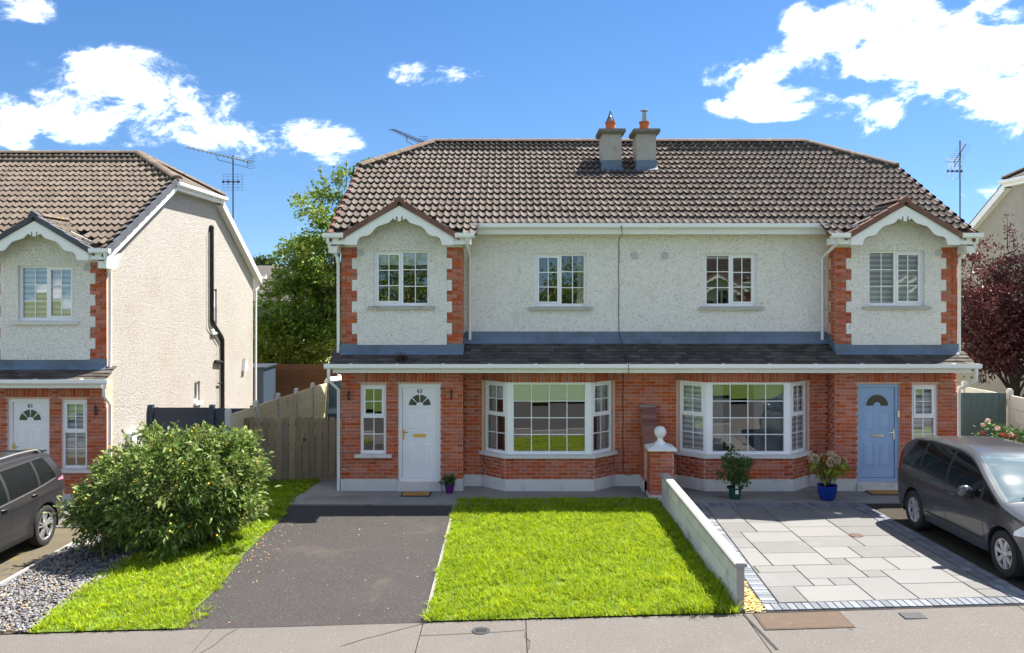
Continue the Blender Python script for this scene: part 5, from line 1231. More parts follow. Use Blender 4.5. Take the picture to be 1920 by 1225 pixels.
# ------------------------------------------------------------------ cars
def lerp_pts(pts):
    xs = [p[0] for p in pts]; ys = [p[1] for p in pts]
    n = len(xs); d = [(ys[i+1]-ys[i])/(xs[i+1]-xs[i]) for i in range(n-1)]
    t = [d[0]]+[0 if d[i-1]*d[i] <= 0 else 2*d[i-1]*d[i]/(d[i-1]+d[i]) for i in range(1, n-1)]+[d[-1]]
    def f(x):
        if x <= xs[0]: return ys[0]
        if x >= xs[-1]: return ys[-1]
        i = max(k for k in range(n-1) if xs[k] <= x); h = xs[i+1]-xs[i]; s = (x-xs[i])/h
        return (2*s**3-3*s**2+1)*ys[i]+(s**3-2*s**2+s)*h*t[i]+(-2*s**3+3*s**2)*ys[i+1]+(s**3-s**2)*h*t[i+1]
    return f
def car(name, label, S, loc, paint):
    root = thing(name, label, 'car', loc, R(-90)); L = S['L']
    top = lerp_pts(S['top']); plan = lerp_pts(S['plan']); belt = lerp_pts(S['belt']); sill = lerp_pts(S['sill']); edge = lerp_pts(S['edge'])
    wr, ar, wheels = S['wr'], S['ar'], S['wheels']; sidew = lerp_pts(S['side'])   # relative width by height below the belt
    roofw = S['roofw']; roofz = S['roofz']
    def w(x, z):
        p = plan(x); zb = belt(x)
        if z <= zb: k = sidew(z)
        else:
            t = (z-zb)/(roofz-zb); k = sidew(zb)*(1-t)+(roofw)*t+.035*math.sin(min(1, t)*math.pi)
        k2 = k
        for xw in wheels:            # flared arches
            d = math.hypot(x-xw, z-wr); 
            if ar < d < ar+.16 and z < zb: k2 += S['flare']*(1-(d-ar)/.16)**2
        return p*k2
    def zbot(x):
        z = sill(x)
        for xw in wheels:
            if abs(x-xw) < ar: z = max(z, wr+math.sqrt(max(0, ar*ar-(x-xw)**2))*1.0)
        return z
    xs = set([0, L])
    x = 0
    while x < L: xs.add(round(x, 4)); x += .05
    for xw in wheels:
        for k in range(25): xs.add(round(xw+ar*math.cos(math.pi*k/24), 5))
        xs.add(round(xw+ar+.004, 5)); xs.add(round(xw-ar-.004, 5))
    for e in (.01, .02, .03, .045, .06, .08, .12, .14): xs.add(e); xs.add(L-e)
    xs = sorted(xs); NS, NT = 26, 12
    vs, fs = [], []
    def section(x):
        zb, zt = zbot(x), top(x); ze = zt-edge(x); ze = max(ze, zb+.02)
        row = []
        for i in range(NS+1): z = zb+(ze-zb)*i/NS; row.append((w(x, z), z))
        we = row[-1][0]
        for i in range(1, NT+1):
            th = math.pi/2*i/NT; row.append((we*math.cos(th)**.62 if i < NT else 0, ze+(zt-ze)*math.sin(th)**.75))
        return row
    secs = [section(x) for x in xs]; n1 = NS+NT+1
    for s in (1, -1):
        base = len(vs)
        for x, row in zip(xs, secs): vs += [(x, s*y, z) for y, z in row]
        for i in range(len(xs)-1):
            for j in range(n1-1):
                q = (base+i*n1+j, base+(i+1)*n1+j, base+(i+1)*n1+j+1, base+i*n1+j+1); fs.append(q if s > 0 else q[::-1])
        # ends
        for i, rev in ((0, False), (len(xs)-1, True)):
            c = len(vs); vs += [(xs[i], 0, z) for y, z in secs[i]]
            for j in range(n1-2): q = (base+i*n1+j, base+i*n1+j+1, c+j+1, c+j); fs.append(q)
    b = MB(); b.add(vs, fs); body = b.build('body', paint, root, smooth=42)
    def patch(nm, x0, x1, lo, up, off, mt, nx=24, nz=8, both=True, par=None, label=None):
        for s in ((1, -1) if both else (1,)):
            v, f = [], []
            for i in range(nx+1):
                x = x0+(x1-x0)*i/nx; a, c = lo(x), up(x)
                for j in range(nz+1): z = a+(c-a)*j/nz; v.append((x, s*(w(x, z)+off), z))
            for i in range(nx):
                for j in range(nz): q = (i*(nz+1)+j, (i+1)*(nz+1)+j, (i+1)*(nz+1)+j+1, i*(nz+1)+j+1); f.append(q)
            q = MB(); q.add(v, f); q.build(nm, mt, par or root, smooth=True)
    def top_patch(nm, x0, x1, f0, f1, off, mt, nx=16, ny=16):
        v, f = [], []
        for i in range(nx+1):
            x = x0+(x1-x0)*i/nx; row = section(x); zt = top(x); ze = zt-edge(x); we = row[NS][0]; fr = f0+(f1-f0)*i/nx
            for j in range(-ny, ny+1):
                y = we*fr*j/ny; c = min(1, abs(y)/we)**(1/.62); th = math.acos(c); z = ze+(zt-ze)*math.sin(th)**.75; v.append((x+off*S.get('nx', .4), y, z+off))
        for i in range(nx):
            for j in range(2*ny): k = i*(2*ny+1)+j; f.append((k, k+1, k+2*ny+2, k+2*ny+1))
        q = MB(); q.add(v, f); return q.build(nm, mt, root, smooth=True)
    for nm, x0, x1, lo, up, mt in S['patches'](top, belt, edge, w): patch(nm, x0, x1, lo, up, .005 if 'glass' in mt or 'lamp' in mt else .0035, mt)
    for a in S['top_patches']: top_patch(*a)
    # door shut lines
    for x0, x1 in S['shuts']:
        for s in (1, -1):
            v, f = [], []
            for k in range(14):
                z = sill(x0)+.05+(belt(x0)-sill(x0)-.06)*k/13; xx = x0+(x1-x0)*k/13; base = len(v)
                v += [(xx-.004, s*(w(xx, z)+.0025), z), (xx+.004, s*(w(xx, z)+.0025), z)]
                if k: f.append((base-2, base-1, base+1, base))
            q = MB(); q.add(v, f); q.build('door_seam', 'car_trim', root)
    for x, z in S['handles']:
        for s in (1, -1):
            y = w(x, z); q = MB(); q.tube([(x-.10, s*(y+.004), z-.004), (x-.07, s*(y+.028), z), (x+.07, s*(y+.028), z+.006), (x+.10, s*(y+.004), z+.004)], [.010, .014, .014, .010], 8); q.build('door_handle', paint, root, smooth=60)
    for s in (1, -1):
        x, z = S['mirror']; y = w(x, z); q = MB(); q.lathe([(.02, -.07), (.085, -.055), (.105, 0), (.10, .06), (.05, .085)], (0, 0, 0), 14, 'x'); q.v = [(x+px*.95, s*(y+.13)+py*1.05, z+.06+pz*.95) for px, py, pz in q.v]; mr = q.build('mirror', paint, root, smooth=60)
        q = MB(); q.tube([(x-.02, s*(y-.01), z-.05), (x, s*(y+.10), z)], .022, 8); q.build('mirror_arm', 'car_trim', mr)
    # underbody and wheel wells
    q = MB(); q.box(.25, L-.25, -.62, .62, .22, .42); q.build('underbody', 'car_trim', root)
    for xw in wheels:
        for s in (1, -1):
            q = MB(); v, f = [], []; ywl = w(xw, wr+ar+.02)-.012
            for k in range(19):
                t = math.pi*(-.08+1.16*k/18); v += [(xw+ar*1.01*math.cos(t), s*ywl, wr+ar*1.01*math.sin(t)), (xw+ar*1.01*math.cos(t), s*.50, wr+ar*1.01*math.sin(t))]
            f = [(2*k, 2*k+1, 2*k+3, 2*k+2) for k in range(18)]; v += [(xw, s*.50, wr)]; f += [(2*k+1, 2*k+3, len(v)-1) for k in range(18)]; q.add(v, f); q.build('wheel_arch', 'car_trim', root)
    # wheels
    rw = S['rim']; yo = S['track']
    for xw in wheels:
        for s in (1, -1):
            q = MB(); q.lathe([(rw*.98, -.20), (wr-.02, -.205), (wr, -.18), (wr, -.035), (wr-.018, -.008), (wr-.05, 0), (rw+.012, -.004), (rw, -.014), (rw*.97, -.03)], (0, 0, 0), 40, 'x', close=False)
            wv = MB(); wv.v = [(xw+py, s*(yo+px), wr+pz) for px, py, pz in q.v]; wv.f = q.f; wv.mi = q.mi; wh = wv.build('wheel', 'tyre', root, smooth=40)
            q = MB(); q.lathe([(rw, -.012), (rw*.94, -.012), (rw*.90, -.03), (rw*.90, -.05)], (0, 0, 0), 40, 'x', close=False)
            rb = MB(); rb.v = [(xw+py, s*(yo+px), wr+pz) for px, py, pz in q.v]; rb.f = q.f; rb.mi = q.mi; rb.build('rim', 'alloy', wh, smooth=40)
            q = MB(); q.lathe([(rw*.93, -.09), (.02, -.075)], (0, 0, 0), 30, 'x'); rb = MB(); rb.v = [(xw+py, s*(yo+px), wr+pz) for px, py, pz in q.v]; rb.f = q.f; rb.mi = q.mi; rb.build('brake_disc', 'car_trim', wh)
            q = MB(); ns, w0, w1, kind = S['spokes']
            for k in range(ns):
                t = 2*math.pi*k/ns+.3; 
                if kind == 'pair': t = 2*math.pi*(k//2)/(ns//2)+(.19 if k % 2 else -.19)+.3
                c, si = math.cos(t), math.sin(t); r0, r1 = .045, rw*.945
                def pt(r, o, h): return (h, c*r-si*o, si*r+c*o)
                q.hexa([pt(r0, -w0, -.05), pt(r1, -w1, -.045), pt(r1, w1, -.045), pt(r0, w0, -.05)], [pt(r0, -w0*.7, -.020), pt(r1, -w1*.75, -.013), pt(r1, w1*.75, -.013), pt(r0, w0*.7, -.020)])
            q.lathe([(.062, -.05), (.062, -.022), (.045, -.014), (.002, -.012)], (0, 0, 0), 18, 'x')
            rb = MB(); rb.v = [(xw+py, s*(yo+px), wr+pz) for px, py, pz in q.v]; rb.f = q.f; rb.mi = q.mi; rb.build('spokes', 'alloy', wh)
    if S.get('rails'):
        for s in (1, -1):
            x0, x1 = S['rails']; pts = []
            for k in range(17):
                x = x0+(x1-x0)*k/16; zt = top(x); ze = zt-edge(x); row = section(x); y = row[NS][0]*.90; pts.append((x, s*y, zt-.015+(.045 if 0 < k < 16 else -.02)))
            q = MB(); q.tube(pts, .018, 8); q.build('roof_rail', S.get('rail_mat', 'alloy'), root, smooth=60)
    return root, w, top

def mpv_patches(top, belt, edge, w):
    up = lambda x: top(x)-edge(x)-.005
    def hi(x):            # daylight opening top
        return min(1.535-.10*max(0, (x-2.2))**1.4-.16*max(0, .75-x)**1.2, up(x)-.0)
    lo = lambda x: belt(x)+.02
    out = []
    seg = [(.42, 1.02), (1.09, 1.93), (2.01, 2.98), (3.06, 3.42)]
    out.append(('window_surround', .36, 3.50, lambda x: lo(x)-.03, lambda x: max(lo(x)-.025, min(hi(x)+.03, lo(x)+.02+.62*max(0, 3.52-x)*1.0, lo(x)-.02+1.6*(x-.33))), 'car_trim'))
    for a, c in seg:
        def hh(x, a=a, c=c):
            z = hi(x)
            if a < .5: z = min(z, lo(x)+.03+1.35*(x-a))          # rear quarter light, slanted
            z = min(z, lo(x)+.012+.585*max(0, 3.50-x))            # under the windscreen pillar
            return max(z, lo(x)+.004)
        out.append(('side_window', a, c, lo, hh, 'car_glass'))
    out.append(('tail_light', .045, .27, lambda x: 0.86+.35*x, lambda x: 1.10+.75*x, 'lamp_red'))
    out.append(('headlight', 3.86, 4.36, lambda x: .665+.10*(x-3.86), lambda x: .70+.17*math.sin(min(1, (x-3.84)/.42)*math.pi*.62), 'lamp_clear'))
    out.append(('rubbing_strip', 1.15, 3.1, lambda x: .40, lambda x: .425, 'car_trim'))
    return out
MPV = dict(L=4.53, wr=.335, ar=.385, wheels=(.87, 3.60), rim=.215, track=.905, flare=.02, roofw=.735, roofz=1.56,
    top=[(0, .70), (.03, .98), (.07, 1.10), (.16, 1.27), (.30, 1.47), (.45, 1.555), (.75, 1.605), (1.3, 1.64), (1.95, 1.64), (2.35, 1.60), (2.6, 1.53), (2.9, 1.385), (3.25, 1.20), (3.55, 1.06), (3.75, 1.01), (4.1, .935), (4.33, .835), (4.46, .70), (4.53, .55)],
    plan=[(0, .70), (.06, .80), (.2, .865), (.5, .895), (1.2, .91), (2.5, .915), (3.4, .91), (3.8, .885), (4.15, .82), (4.36, .72), (4.47, .58), (4.53, .44)],
    belt=[(0, 1.07), (1.0, 1.065), (2.2, 1.02), (3.4, .955), (3.7, .94), (4.53, .85)],
    sill=[(0, .40), (.1, .30), (.4, .27), (1.2, .235), (3.2, .235), (4.1, .25), (4.45, .24), (4.53, .30)],
    side=[(.2, .93), (.32, .965), (.5, .99), (.66, 1.0), (.85, .992), (1.0, .968), (1.1, .95)],
    edge=[(0, .12), (.5, .085), (2.6, .085), (3.1, .085), (3.8, .10), (4.2, .12), (4.53, .12)], patches=mpv_patches,
    top_patches=[('windscreen', 2.50, 3.52, .86, .90, .004, 'car_screen'), ('rear_window', .10, .36, .78, .84, .004, 'car_glass'), ('sunroof', 1.25, 2.75, .60, .62, .003, 'car_glass')][:2],
    shuts=[(1.04, 1.05), (1.97, 1.97), (3.12, 3.08)], handles=[(1.28, .93), (2.22, .90)], mirror=(2.80, 1.0), spokes=(7, .034, .040, 'single'))
X, Yr = 7.955, 15.86
mpv, w_, t_ = car('parked_people_carrier', 'dark grey people carrier parked beside the paved drive', MPV, (X, Yr, zg(7.95, 14)+.004), 'car_graphite')
mpv.rotation_euler = (0, R(-1.15), R(-90)); mpv.location.z = zg(7.95, 15.0)-.01
# wiper sits on the scuttle
q = MB(); q.tube([(3.50, -.55, 1.10), (3.42, -.2, 1.16), (3.36, .25, 1.20)], .010, 6); q.build('wiper', 'car_trim', mpv)

def suv_patches(top, belt, edge, w):
    lo = lambda x: belt(x)+.02
    up = lambda x: top(x)-edge(x)-.01
    def hi(x): return min(1.525-.07*max(0, x-2.3)**1.4, up(x))
    out = [('window_surround', .42, 3.3, lambda x: lo(x)-.03, lambda x: max(lo(x)-.02, min(hi(x)+.028, lo(x)+.02+.6*max(0, 3.3-x), lo(x)-.03+2.2*(x-.40))), 'car_trim')]
    for a, c in ((.46, .99), (1.05, 1.93), (2.0, 2.9)):
        def hh(x, a=a): 
            z = hi(x)
            if a < .5: z = min(z, lo(x)+.04+2.0*(x-a))
            return max(min(z, lo(x)+.012+.57*max(0, 3.28-x)), lo(x)+.004)
        out.append(('side_window', a, c, lo, hh, 'car_glass'))
    out.append(('tail_light', .05, .40, lambda x: 1.015+.12*x, lambda x: 1.105+.02*x-.15*max(0, x-.2), 'lamp_pink'))
    out.append(('chrome_strip', .48, 3.2, lambda x: lo(x)-.032, lambda x: lo(x)-.012, 'chrome'))
    out.append(('sill_trim', 1.28, 3.2, lambda x: .27, lambda x: .36, 'car_trim'))
    out.append(('feature_line', .45, 3.3, lambda x: .935-.05*(x-.45), lambda x: .945-.05*(x-.45), 'car_trim'))
    out.append(('headlight', 3.9, 4.36, lambda x: .78, lambda x: .92, 'lamp_clear'))
    return out
SUV = dict(L=4.53, wr=.355, ar=.41, wheels=(.90, 3.59), rim=.245, track=.925, flare=.035, roofw=.72, roofz=1.58,
    top=[(0, .72), (.03, .98), (.08, 1.09), (.20, 1.28), (.36, 1.50), (.40, 1.60), (.7, 1.635), (1.3, 1.67), (2.0, 1.675), (2.5, 1.62), (2.85, 1.53), (3.2, 1.33), (3.6, 1.12), (3.8, 1.07), (4.2, .98), (4.4, .85), (4.5, .72), (4.53, .58)],
    plan=[(0, .70), (.06, .80), (.2, .87), (.5, .90), (1.2, .915), (2.5, .92), (3.4, .91), (3.8, .89), (4.15, .82), (4.36, .72), (4.47, .58), (4.53, .44)],
    belt=[(0, 1.14), (.5, 1.12), (1.0, 1.075), (2.2, 1.02), (3.4, .97), (4.53, .9)],
    sill=[(0, .42), (.1, .34), (.4, .30), (1.3, .27), (3.1, .27), (4.1, .28), (4.53, .34)],
    side=[(.25, .95), (.36, .975), (.46, .965), (.62, .985), (.85, .995), (.93, 1.0), (.96, .985), (1.05, .962), (1.15, .945)],
    edge=[(0, .12), (.5, .085), (2.6, .085), (3.1, .085), (3.8, .10), (4.2, .12), (4.53, .12)], patches=suv_patches,
    top_patches=[('windscreen', 2.90, 3.62, .86, .90, .004, 'car_screen'), ('rear_window', .10, .34, .74, .80, .004, 'car_glass')],
    shuts=[(1.02, .96), (1.96, 1.96), (3.02, 3.0)], handles=[(1.22, .985), (2.15, .95)], mirror=(2.85, 1.02), spokes=(10, .016, .020, 'pair'), rails=(.55, 2.4))
suv, w_, t_ = car('parked_suv', 'dark grey SUV with silver roof rails parked on the mossy drive', SUV, (-9.24, 16.15, zg(-9.2, 15)+.004), 'car_grey')
q = MB(); q.hexa([(.30, -.60, 1.575), (.30, .60, 1.575), (.62, .62, 1.60), (.62, -.62, 1.60)], [(.29, -.60, 1.60), (.29, .60, 1.60), (.62, .62, 1.645), (.62, -.62, 1.645)]); q.build('spoiler', 'car_grey', suv)
# ------------------------------------------------------------------ plants
def leaf_mesh(name, pts, nrm, size, m, mi=None, aspect=.45, sag=.25, jitter=.7):
    """one small folded leaf at each point; nrm: outward direction"""
    N = len(pts); d = nrm+jitter*nrg.normal(size=(N, 3)); d /= np.linalg.norm(d, axis=1, keepdims=True)+1e-9
    r = nrg.normal(size=(N, 3)); s = np.cross(d, r); s /= np.linalg.norm(s, axis=1, keepdims=True)+1e-9; up = np.cross(s, d)
    L = size*(.6+.8*nrg.random((N, 1))); w = L*aspect
    base = pts; tip = pts+d*L-np.array([0, 0, 1])*L*sag; mid = pts+d*L*.5
    V = np.stack([base, mid+s*w*.5+up*w*.12, tip, mid-s*w*.5+up*w*.12], 1); o = np.arange(N)*4
    T = np.concatenate([np.stack([o, o+1, o+2], 1), np.stack([o, o+2, o+3], 1)])
    if mi is not None: mi = np.concatenate([mi, mi])
    return np_mesh(name, V.reshape(-1, 3), T, m, mi)
def clumps(n_cl, centre, rad, per, cl_r, shell=.55, zmin=None, flat=1.0, lump=.25):
    """points gathered in clumps spread through an uneven ellipsoid"""
    P, D = [], []; c = np.array(centre); rad = np.array(rad); got = 0
    ph = nrg.random(6)*6.28
    while got < n_cl:
        v = nrg.normal(size=3); v /= np.linalg.norm(v); r = shell+(1-shell)*nrg.random()**.6
        a = math.atan2(v[1], v[0]); r *= 1+lump*(math.sin(3*a+ph[0])*math.cos(2.3*v[2]*2+ph[1])+.6*math.sin(5*a+ph[2]+3*v[2]))
        q = c+v*rad*r
        if zmin is not None and q[2] < zmin: continue
        k = int(per*(.6+.8*nrg.random())); o = nrg.normal(size=(k, 3))*cl_r*(.6+.7*nrg.random())*np.array([1, 1, flat]); P.append(q+o); dd = v*np.array([1, 1, .8])+np.array([0, 0, .35])+o/cl_r*.4; D.append(dd); got += 1
    return np.concatenate(P), np.concatenate(D)
def limb(q, a, c, r0, r1, bend=.15, n=5):
    a, c = Vector(a), Vector(c); off = Vector((rnd.uniform(-1, 1), rnd.uniform(-1, 1), rnd.uniform(-.3, .6)))*bend*(c-a).length; pts = []
    for i in range(n+1): t = i/n; pts.append(a+(c-a)*t+off*math.sin(math.pi*t))
    q.tube(pts, [r0+(r1-r0)*i/n for i in range(n+1)], 7)

def flowering_shrub():
    c = (-5.78, 14.85, .70); root = thing('flowering_shrub', 'big rounded shrub dotted with yellow flowers between the two drives', 'shrub', (-5.78, 14.85, zg(-5.78, 14.85))); o = np.array(root.location)
    P1, D1 = clumps(330, (c[0]-.05, c[1]-.1, .68), (1.36, .98, .98), 62, .085, shell=.5, zmin=.0, lump=.15)
    P2, D2 = clumps(80, (c[0]+.82, c[1]+.15, 1.12), (.58, .55, .58), 55, .085, shell=.4, lump=.25)
    P3, D3 = clumps(60, (c[0]-1.2, c[1]-.25, .42), (.62, .6, .52), 55, .085, shell=.4, zmin=-.05, lump=.25)
    # sprigs that break the outline
    S, SD = [], []
    for k in range(70):
        a = rnd.uniform(0, 6.28); e = rnd.uniform(.05, 1.35); v = np.array([math.cos(a)*math.cos(e), math.sin(a)*math.cos(e), math.sin(e)]); st = np.array(c)+v*np.array([1.36, 1.0, 1.0])*.95
        for t in range(26): u = rnd.random(); S.append(st+v*u*.30+nrg.normal(size=3)*.03); SD.append(v+nrg.normal(size=3)*.6)
    P = np.concatenate([P1, P2, P3, np.array(S)]); D = np.concatenate([D1, D2, D3, np.array(SD)])
    keep = P[:, 2] > -.15; P, D = P[keep], D[keep]
    put('crown', leaf_mesh('crown', P-o, D, .11, 'leaf_bush', aspect=.36), root)
    q = MB()
    for k in range(26):
        a = rnd.uniform(0, 6.28); e = rnd.uniform(.25, 1.3); v = Vector((math.cos(a)*math.cos(e)*1.4, math.sin(a)*math.cos(e), math.sin(e)*1.0)); limb(q, (rnd.uniform(-.25, .25), rnd.uniform(-.2, .2), -.05), Vector((0, 0, .75))+v*.85, .022, .005)
    q.build('stems', 'bark', root)
    V, T = [], []
    idx = [i for i in range(len(P)) if P[i][1] < c[1]+.1]
    for k in range(150):
        i = idx[rnd.randrange(len(idx))]; p = P[i]-o+np.array([0, -.05, .02])+D[i]*.03; s = rnd.uniform(.012, .024); b_ = len(V)
        for j in range(5): t = 2*math.pi*j/5+k; V.append((p[0]+math.cos(t)*s, p[1]-.02, p[2]+math.sin(t)*s))
        V.append((p[0], p[1]-.012, p[2])); V.append((p[0], p[1]-.03-.5*s, p[2]))
        T += [(b_+j, b_+(j+1) % 5, b_+6) for j in range(5)]+[(b_+(j+1) % 5, b_+j, b_+5) for j in range(5)]
    put('blossoms', np_mesh('blossoms', np.array(V), np.array(T), 'flower_yellow'), root, kind='stuff')
flowering_shrub()

def tree(name, label, base, crowns, leafmat, leaf, trunk_r, limbs=14, lean=(0, 0), twigs=0, jitter=.7, aspect=.5):
    root = thing(name, label, 'tree', base); o = np.array(base); q = MB(); Ps, Ds = [], []
    top = crowns[0][0]; tc = Vector(top)-Vector(base)
    q.tube([(0, 0, -.2), (lean[0]*.3, lean[1]*.3, tc.z*.35), (lean[0], lean[1], tc.z*.8), (tc.x, tc.y, tc.z*1.15)], [trunk_r*1.25, trunk_r, trunk_r*.65, trunk_r*.2], 10)
    for centre, rad, n, per, cr in crowns:
        P, D = clumps(n, centre, rad, per, cr, shell=.35, flat=.6, lump=.22); Ps.append(P); Ds.append(D)
        for k in range(limbs):
            t = rnd.uniform(.25, .85); a = Vector((lean[0]*t, lean[1]*t, tc.z*t)); j = rnd.randrange(len(P)); limb(q, a, Vector(P[j]-o), trunk_r*.4*(1-t*.6), .012)
    if twigs:
        S, SD = [], []
        centre, rad = np.array(crowns[0][0]), np.array(crowns[0][1])
        for k in range(twigs):
            a = rnd.uniform(0, 6.28); e = rnd.uniform(-.1, 1.5); v = np.array([math.cos(a)*math.cos(e), math.sin(a)*math.cos(e), math.sin(e)]); st = centre+v*rad*.9; dr = v*.5+np.array([0, 0, .8]); ln = rnd.uniform(.3, .8)
            limb(q, Vector(st-o), Vector(st+dr*ln-o), .012, .004, .05)
            for t in range(34): u = rnd.random(); S.append(st+dr*ln*u+nrg.normal(size=3)*.06); SD.append(dr+nrg.normal(size=3)*.6)
        Ps.append(np.array(S)); Ds.append(np.array(SD))
    P, D = np.concatenate(Ps), np.concatenate(Ds)
    put('crown', leaf_mesh('crown', P-o, D, leaf, leafmat, aspect=aspect, jitter=jitter), root)
    q.build('trunk', 'bark', root, smooth=60)
    return root
# tall green tree behind the gap between the houses
Y = 35.0
tree('garden_tree', 'tall leafy green tree rising behind the white door house', (PX(640, Y), Y, -.3),
     [((PX(650, Y), Y, 5.6), (2.7, 2.4, 3.4), 230, 75, .22), ((PX(590, Y), Y-.5, 3.6), (2.0, 1.8, 2.3), 170, 75, .2), ((PX(545, Y), Y-1, 2.3), (1.7, 1.5, 1.3), 120, 70, .2), ((PX(668, Y), Y, 8.3), (.8, .8, 1.3), 36, 60, .16)], 'leaf_tree', .17, .16, 10, twigs=26)
tree('hedge_bush', 'yellow green bush spreading over the brown back fence', (PX(500, 33.5), 33.5, -.3), [((PX(498, 33.5), 33.5, 1.9), (.9, .8, 1.4), 70, 70, .18), ((PX(540, 33.2), 33.2, 1.75), (1.3, .6, .75), 60, 60, .16), ((PX(625, 33.2), 33.2, 1.85), (1.2, .6, .7), 50, 60, .16)], 'leaf_lime', .12, .06, 6)
# purple leaved tree on the right
Y = 22.6
tree('purple_plum_tree', 'purple leaved tree between the blue door house and the cream house', (PX(1905, Y), Y, .1),
     [((PX(1890, Y), Y, 3.9), (1.55, 1.4, 1.65), 230, 90, .15), ((PX(1850, Y), Y-.2, 3.1), (.95, 1.0, 1.2), 110, 80, .14), ((PX(1960, Y), Y, 3.6), (1.2, 1.2, 1.6), 100, 80, .15)], 'leaf_purple', .085, .10, 12, twigs=20)

# far trees and houses seen through the gap
def far_house(name, label, x, y, w, d, h, rh, z=-.3):
    root = thing(name, label, 'house', (x, y, z)); q = MB(); q.panel([(-w/2, w/2, 0, h)], [(-w*.3, -w*.3+1.1, h*.58, h*.58+1.1), (w*.12, w*.12+1.1, h*.58, h*.58+1.1)], 0, d); q.build('wall', 'far_wall', root)
    for sx in (-w*.3, w*.12): q = MB(); q.box(sx, sx+1.1, .06, .12, h*.58, h*.58+1.1); q.build('window', 'frosted', root)
    q = MB(); q.prism([(-.4, h-.1), (d/2, h+rh), (d+.4, h-.1), (d+.4, h-.25), (-.4, h-.25)], -w/2-.3, w/2+.3, 'x'); rf = q.build('roof', 'far_roof', root)
    q = MB(); q.box(-.4, .4, d/2-.4, d/2+.4, h+rh-.6, h+rh+.8); q.build('chimney', 'stack', rf)
    q = MB(); q.box(-w/2-.3, -w/2, .0, d, 0, h-.3); q.build('brick_panel', 'brick', root)
far_house('distant_house', 'distant house with dark roof seen through the gap under the tall tree', PX(545, 62), 62, 9, 8, 4.0, 2.6)
far_house('distant_house', 'second distant house with dark roof mostly hidden by the tall tree', PX(640, 66), 66, 9, 8, 4.0, 2.8)
Y = 300
tree('hilltop_tree', 'lone rounded tree on the far hilltop', (PX(492, Y), Y, 7), [((PX(492, Y), Y, 14.2), (2.6, 2.5, 2.2), 60, 50, .7)], 'leaf_far', .9, .3, 5)
tree('hilltop_hedge', 'low hedge of trees along the far hilltop', (PX(515, Y), Y, 7), [((PX(512, Y), Y, 11.8), (4.5, 2, 1.5), 80, 50, .6), ((PX(560, Y), Y, 12.4), (6, 2, 2.2), 80, 50, .7)], 'leaf_far', .9, .2, 4)

# pots
def pot_plant(name, label, loc, prof, mt, build):
    root = thing(name, label, 'plant pot', loc); q = MB(); q.lathe(prof, (0, 0, 0), 28); q.build('pot', mt, root, smooth=50)
    hz = prof[-1][1]; q = MB(); q.tube([(0, 0, hz-.002), (0, 0, hz)], prof[-1][0]-.002, 20); q.build('soil', 'soil', root); build(root); return root
def purple(root):
    P, D = clumps(16, (0, 0, .27), (.13, .12, .07), 40, .025, shell=.2); put('leaves', leaf_mesh('leaves', P, D, .05, 'leaf_pot', aspect=.6), root)
    P, D = clumps(5, (.03, -.05, .31), (.11, .08, .03), 9, .012); put('flowers', leaf_mesh('flowers', P, D, .022, 'flower_pink', aspect=.9), root)
Yp = 17.80; pot_plant('purple_pot', 'small purple pot with green bedding plant beside the white door', (PX(843, Yp), Yp, .024), [(.075, 0), (.105, .17), (.115, .17), (.115, .195), (.10, .195), (.095, .18)], 'pot_purple', purple)
def green(root):
    q = MB()
    for k in range(7): a = k*.9; limb(q, (.04*math.cos(a), .04*math.sin(a), .2), (.14*math.cos(a), .14*math.sin(a), .55+.05*(k % 3)), .010, .004)
    q.build('stems', 'bark', root)
    P, D = clumps(60, (0, 0, .60), (.27, .24, .33), 26, .045, shell=.3, zmin=.33, lump=.2); put('leaves', leaf_mesh('leaves', P, D, .065, 'leaf_pot', aspect=.5), root)
    q = MB(); q.box(-.03, .035, -.150, -.146, .12, .30); q.build('plant_tag', 'card', root)
Yp = 17.32; pot_plant('green_pot', 'dark green pot with small leafy shrub under the bay window', (PX(1378, Yp), Yp, .024), [(.105, 0), (.125, .20), (.16, .205), (.165, .235), (.14, .235), (.135, .20)], 'pot_green', green)
def hydrangea(root):
    q = MB()
    for k in range(9): a = k*.7; limb(q, (.03*math.cos(a), .03*math.sin(a), .28), (.24*math.cos(a), .2*math.sin(a), .72+.05*(k % 3)), .008, .004, .1)
    q.build('stems', 'bark', root)
    P, D = clumps(34, (0, 0, .66), (.30, .26, .14), 13, .05, shell=.3); put('leaves', leaf_mesh('leaves', P, D, .10, 'leaf_lime', aspect=.6, sag=.6), root)
    for k in range(11):
        a = k*.62+.3; r_ = .08 if k % 3 == 0 else rnd.uniform(.2, .34); c_ = np.array([r_*math.cos(a)*1.1, r_*math.sin(a)*.9, rnd.uniform(.72, .92)])
        v = nrg.normal(size=(150, 3)); v /= np.linalg.norm(v, axis=1, keepdims=True); put('flower_head', leaf_mesh('flower_head', c_+v*np.array([.075, .075, .085])*(.75+.25*nrg.random((150, 1))), v, .035, 'flower_buff' if k != 6 else 'flower_red', aspect=.9, jitter=.5), root)
Yp = 17.22; pot_plant('blue_pot', 'glazed blue pot with fading hydrangea near the pale blue door', (PX(1551, Yp), Yp, .024), [(.12, 0), (.165, .06), (.19, .16), (.195, .27), (.20, .30), (.185, .30), (.18, .26)], 'pot_blue', hydrangea)
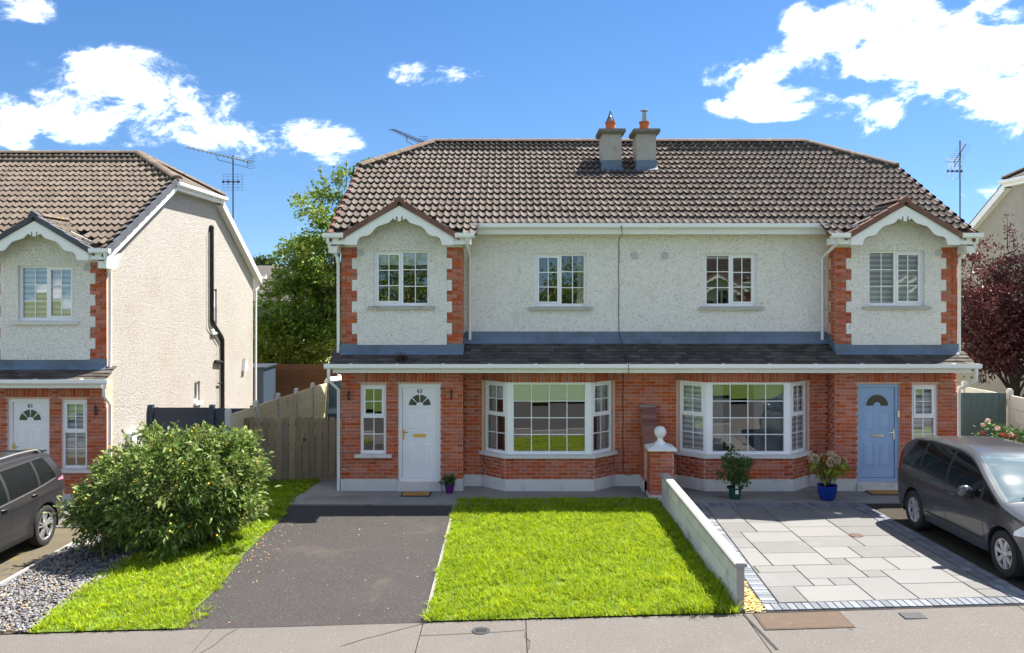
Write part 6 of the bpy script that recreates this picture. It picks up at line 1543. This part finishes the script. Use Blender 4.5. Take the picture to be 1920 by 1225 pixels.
def roses():
    root = thing('rose_bush', 'leafy rose bush with pale blooms in front of the green gate', 'shrub', (10.35, 17.9, .1)); q = MB()
    for k in range(9): a = k*.7; limb(q, (0, 0, 0), (.45*math.cos(a), .3*math.sin(a), 1.0+.08*(k % 4)), .012, .005, .1)
    q.build('stems', 'bark', root)
    P, D = clumps(60, (.05, 0, .95), (.55, .4, .42), 26, .06, shell=.3, lump=.25); put('leaves', leaf_mesh('leaves', P, D, .075, 'leaf_pot', aspect=.6), root)
    for px, py, mt in ((1843, 797, 'flower_pink'), (1852, 789, 'flower_pink'), (1870, 803, 'flower_pink'), (1841, 812, 'flower_red'), (1878, 815, 'flower_red'), (1896, 815, 'flower_pink'), (1888, 817, 'flower_red'), (1902, 818, 'flower_red')):
        c_ = np.array([PX(px, 17.55)-10.35, -.35, PZ(py, 17.55)-.1]); v = nrg.normal(size=(60, 3)); v /= np.linalg.norm(v, axis=1, keepdims=True); put('rose', leaf_mesh('rose', c_+v*.024, v, .03, mt, aspect=1.0, jitter=.4), root)
    P, D = clumps(30, (.75, -.2, .85), (.35, .3, .35), 26, .06, shell=.3); put('side_leaves', leaf_mesh('side_leaves', P, D, .10, 'leaf_pot', aspect=.6), root)
roses()
# a tuft of moss on the pent roof
P, D = clumps(14, (PX(752, 17.75), 17.72, 2.84), (.14, .08, .04), 40, .03, shell=.1); tag(put('moss_tuft', leaf_mesh('moss_tuft', P, D, .05, 'soil')), 'dark tuft of dead moss on the pent roof above the white door', 'moss')

# ------------------------------------------------------------------ across the road, mirrored in the window panes
for k, (m_, lb) in enumerate(((1, 'gabled white house across the road mirrored in the bay window of the blue door house'), (-1, 'gabled white house across the road mirrored in the middle upper window'))):
    build_house(lb, m_, 17.0, -.9, base_y=-11.0, rz=math.pi, detail=0, opt=dict(chimney=False))
tree('road_tree', 'dark tree across the road mirrored in the windows of the white door house', (-6, -13, -.5), [((-6, -13, 3.6), (3.2, 2.5, 2.8), 170, 60, .28)], 'leaf_tree', .22, .2, 8)
tree('road_tree', 'second dark tree across the road mirrored in the middle windows', (4.5, -15, -.5), [((4.5, -15, 3.4), (3.0, 2.5, 2.7), 160, 60, .28)], 'leaf_tree', .22, .2, 8)
b = MB(); b.box(-18, 10, -9.3, -9.1, -.5, .9); tag(b.build('roadside_wall', 'stack'), 'low rendered wall across the road mirrored in the bay window', 'wall')

# repeats belong together
GROUPS = dict(semi_detached_house='semi detached houses along the road', concrete_fence='concrete panel fences', door_mat='door mats', distant_house='houses far behind', roof_aerial='roof aerials', road_tree='trees across the road')
for o in sc.objects:
    k = o.name.split('.')[0]
    if o.parent is None and k in GROUPS: o['group'] = GROUPS[k]
